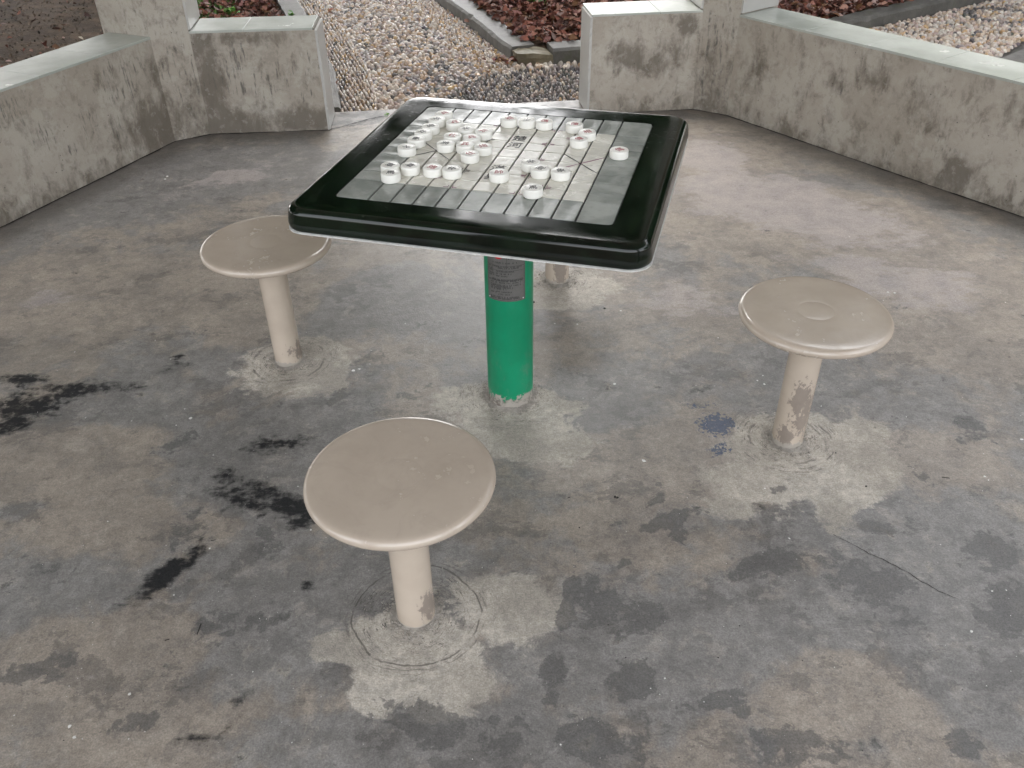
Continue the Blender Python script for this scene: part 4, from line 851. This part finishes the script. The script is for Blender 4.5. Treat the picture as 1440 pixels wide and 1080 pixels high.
# ------------------------------------------------------------------ trees round the pavilion
def tree_meshes(seed, h, cr):
    g = np.random.default_rng(seed); bm = bmesh.new()
    def limb(a, b, ra, rb):
        a, b = Vector(a), Vector(b); d = (b-a).normalized(); u_ = d.orthogonal().normalized(); v_ = d.cross(u_); S = 8
        A = [bm.verts.new(a+(u_*math.cos(2*PI*i/S)+v_*math.sin(2*PI*i/S))*ra) for i in range(S)]; Bv = [bm.verts.new(b+(u_*math.cos(2*PI*i/S)+v_*math.sin(2*PI*i/S))*rb) for i in range(S)]
        for i in range(S): bm.faces.new((A[i], A[(i+1) % S], Bv[(i+1) % S], Bv[i]))
    limb((0, 0, -.2), (.1, .05, h*.45), .17, .12); limb((.1, .05, h*.45), (.0, .1, h*.8), .12, .05); tips = []
    for k in range(9):
        a = k*2.4+g.uniform(0, 1); z = h*g.uniform(.35, .7); e = (math.cos(a)*cr*g.uniform(.4, .8), math.sin(a)*cr*g.uniform(.4, .8), z+h*g.uniform(.05, .3)); limb((.07, .06, z), e, .06, .015); tips.append(e)
    me = bpy.data.meshes.new('trunk'); bm.to_mesh(me); bm.free(); me.materials.append(M_bark)
    cl_ = np.array(tips+[(g.normal(0, cr*.5), g.normal(0, cr*.5), h*g.uniform(.3, 1)) for _ in range(26)]); n = 9000
    k = g.integers(0, len(cl_), n); P = cl_[k]+g.normal(0, 1, (n, 3))*np.array((cr*.2, cr*.2, h*.06))
    q = g.normal(0, 1, (n, 3)); q /= np.linalg.norm(q, axis=1)[:, None]; w = np.cross(q, g.normal(0, 1, (n, 3))); w /= np.linalg.norm(w, axis=1)[:, None]; s = g.uniform(.13, .24, (n, 1))
    V = np.stack([P-q*s, P+w*s*.45, P+q*s, P-w*s*.45], 1).reshape(-1, 3); Fq = np.arange(4*n).reshape(-1, 4)
    return me, V, Fq, np.repeat(np.array([(.045, .085, .022), (.06, .11, .03), (.03, .06, .018)])[g.integers(0, 3, n)], 4, 0)
TM = [tree_meshes(s, 6.5+s*.6, 2.3) for s in range(3)]
crown_me = []
for s in range(3):
    o = from_arr('crown', TM[s][1], [TM[s][2]], M_green, None, False, TM[s][3]); crown_me.append(o.data); bpy.data.objects.remove(o)
TREES = [(-4.3,10.6,0),(-7.6,8.6,1),(-9.2,1.2,2),(2.75,10.0,1),(-3.2,12.6,0),(6.6,9.6,2),(9.4,6.6,0),(10.5,1.5,1),(-6.2,14.0,2),(5.6,14.2,0),(-11.5,11.5,1),(11.5,12,2),(-6.6,4.6,0),(-6.9,1.2,1),(-6.3,7.4,0)]  # out of view; four are added to block sky light on the left
where = ['ahead left beyond the soil', 'left of the pavilion beyond the soil', 'beside the left wall at some distance', 'ahead right beyond the leaf bed', 'added left of the path end to block sky', 'to the right of the leaf bed', 'beyond the side path', 'right of the pavilion', 'far ahead left in the second row', 'far ahead right in the second row', 'at the far left corner', 'at the far right corner', 'added close to the left side of the pavilion for shade', 'added close to the back left of the pavilion for shade', 'added between the two left trees for shade']
for i, (x, y, s) in enumerate(TREES):
    r = empty('tree', (x, y, -.085), random.uniform(0, 6)); r.scale = (random.uniform(.9, 1.2),)*3
    r.scale = (1.15, 1.15, 1.35) if x < -2 else (1.1, 1.1, .82)  # left trees stretched to hold back sky, right ones lowered to admit it
    for nm, me in (('trunk', TM[s][0]), ('crown', crown_me[s])):
        o = bpy.data.objects.new(nm, me); col.objects.link(o); o.parent = r
    tag(r, 'leafy green garden tree ' + where[i], 'tree', 'trees round the pavilion')

# ------------------------------------------------------------------ light
w = bpy.data.worlds.new('World'); sc.world = w; w.use_nodes = True; nt = w.node_tree
sky = nt.nodes.new('ShaderNodeTexSky'); sky.sky_type = 'NISHITA'; sky.sun_disc = False; sky.air_density = 1.0; sky.dust_density = 5.0; sky.ozone_density = 1.0
EL, AZ = R(46), R(-28)                    # azimuth measured from +Y towards +X
sky.sun_elevation = EL; sky.sun_rotation = AZ
hs = nt.nodes.new('ShaderNodeHueSaturation'); hs.inputs['Saturation'].default_value = .18; nt.links.new(sky.outputs[0], hs.inputs['Color'])
bg = nt.nodes['Background']; nt.links.new(hs.outputs[0], bg.inputs[0]); bg.inputs[1].default_value = .15
sl = bpy.data.lights.new('sun', 'SUN'); so = bpy.data.objects.new('sun', sl); col.objects.link(so); sl.energy = .5; sl.angle = R(50); sl.color = (1, .97, .92)
dvec = Vector((math.sin(AZ)*math.cos(EL), math.cos(AZ)*math.cos(EL), math.sin(EL))); so.rotation_euler = dvec.to_track_quat('Z', 'Y').to_euler(); so.location = (-6, 6, 12)
sc.view_settings.view_transform = 'Standard'; sc.view_settings.look = 'None'; sc.view_settings.gamma = 1; sc.view_settings.exposure = 2.85
sc.render.engine = 'CYCLES'; sc.cycles.max_bounces = 6; sc.cycles.diffuse_bounces = 4; sc.cycles.glossy_bounces = 3; sc.cycles.use_adaptive_sampling = True; sc.cycles.adaptive_threshold = .025
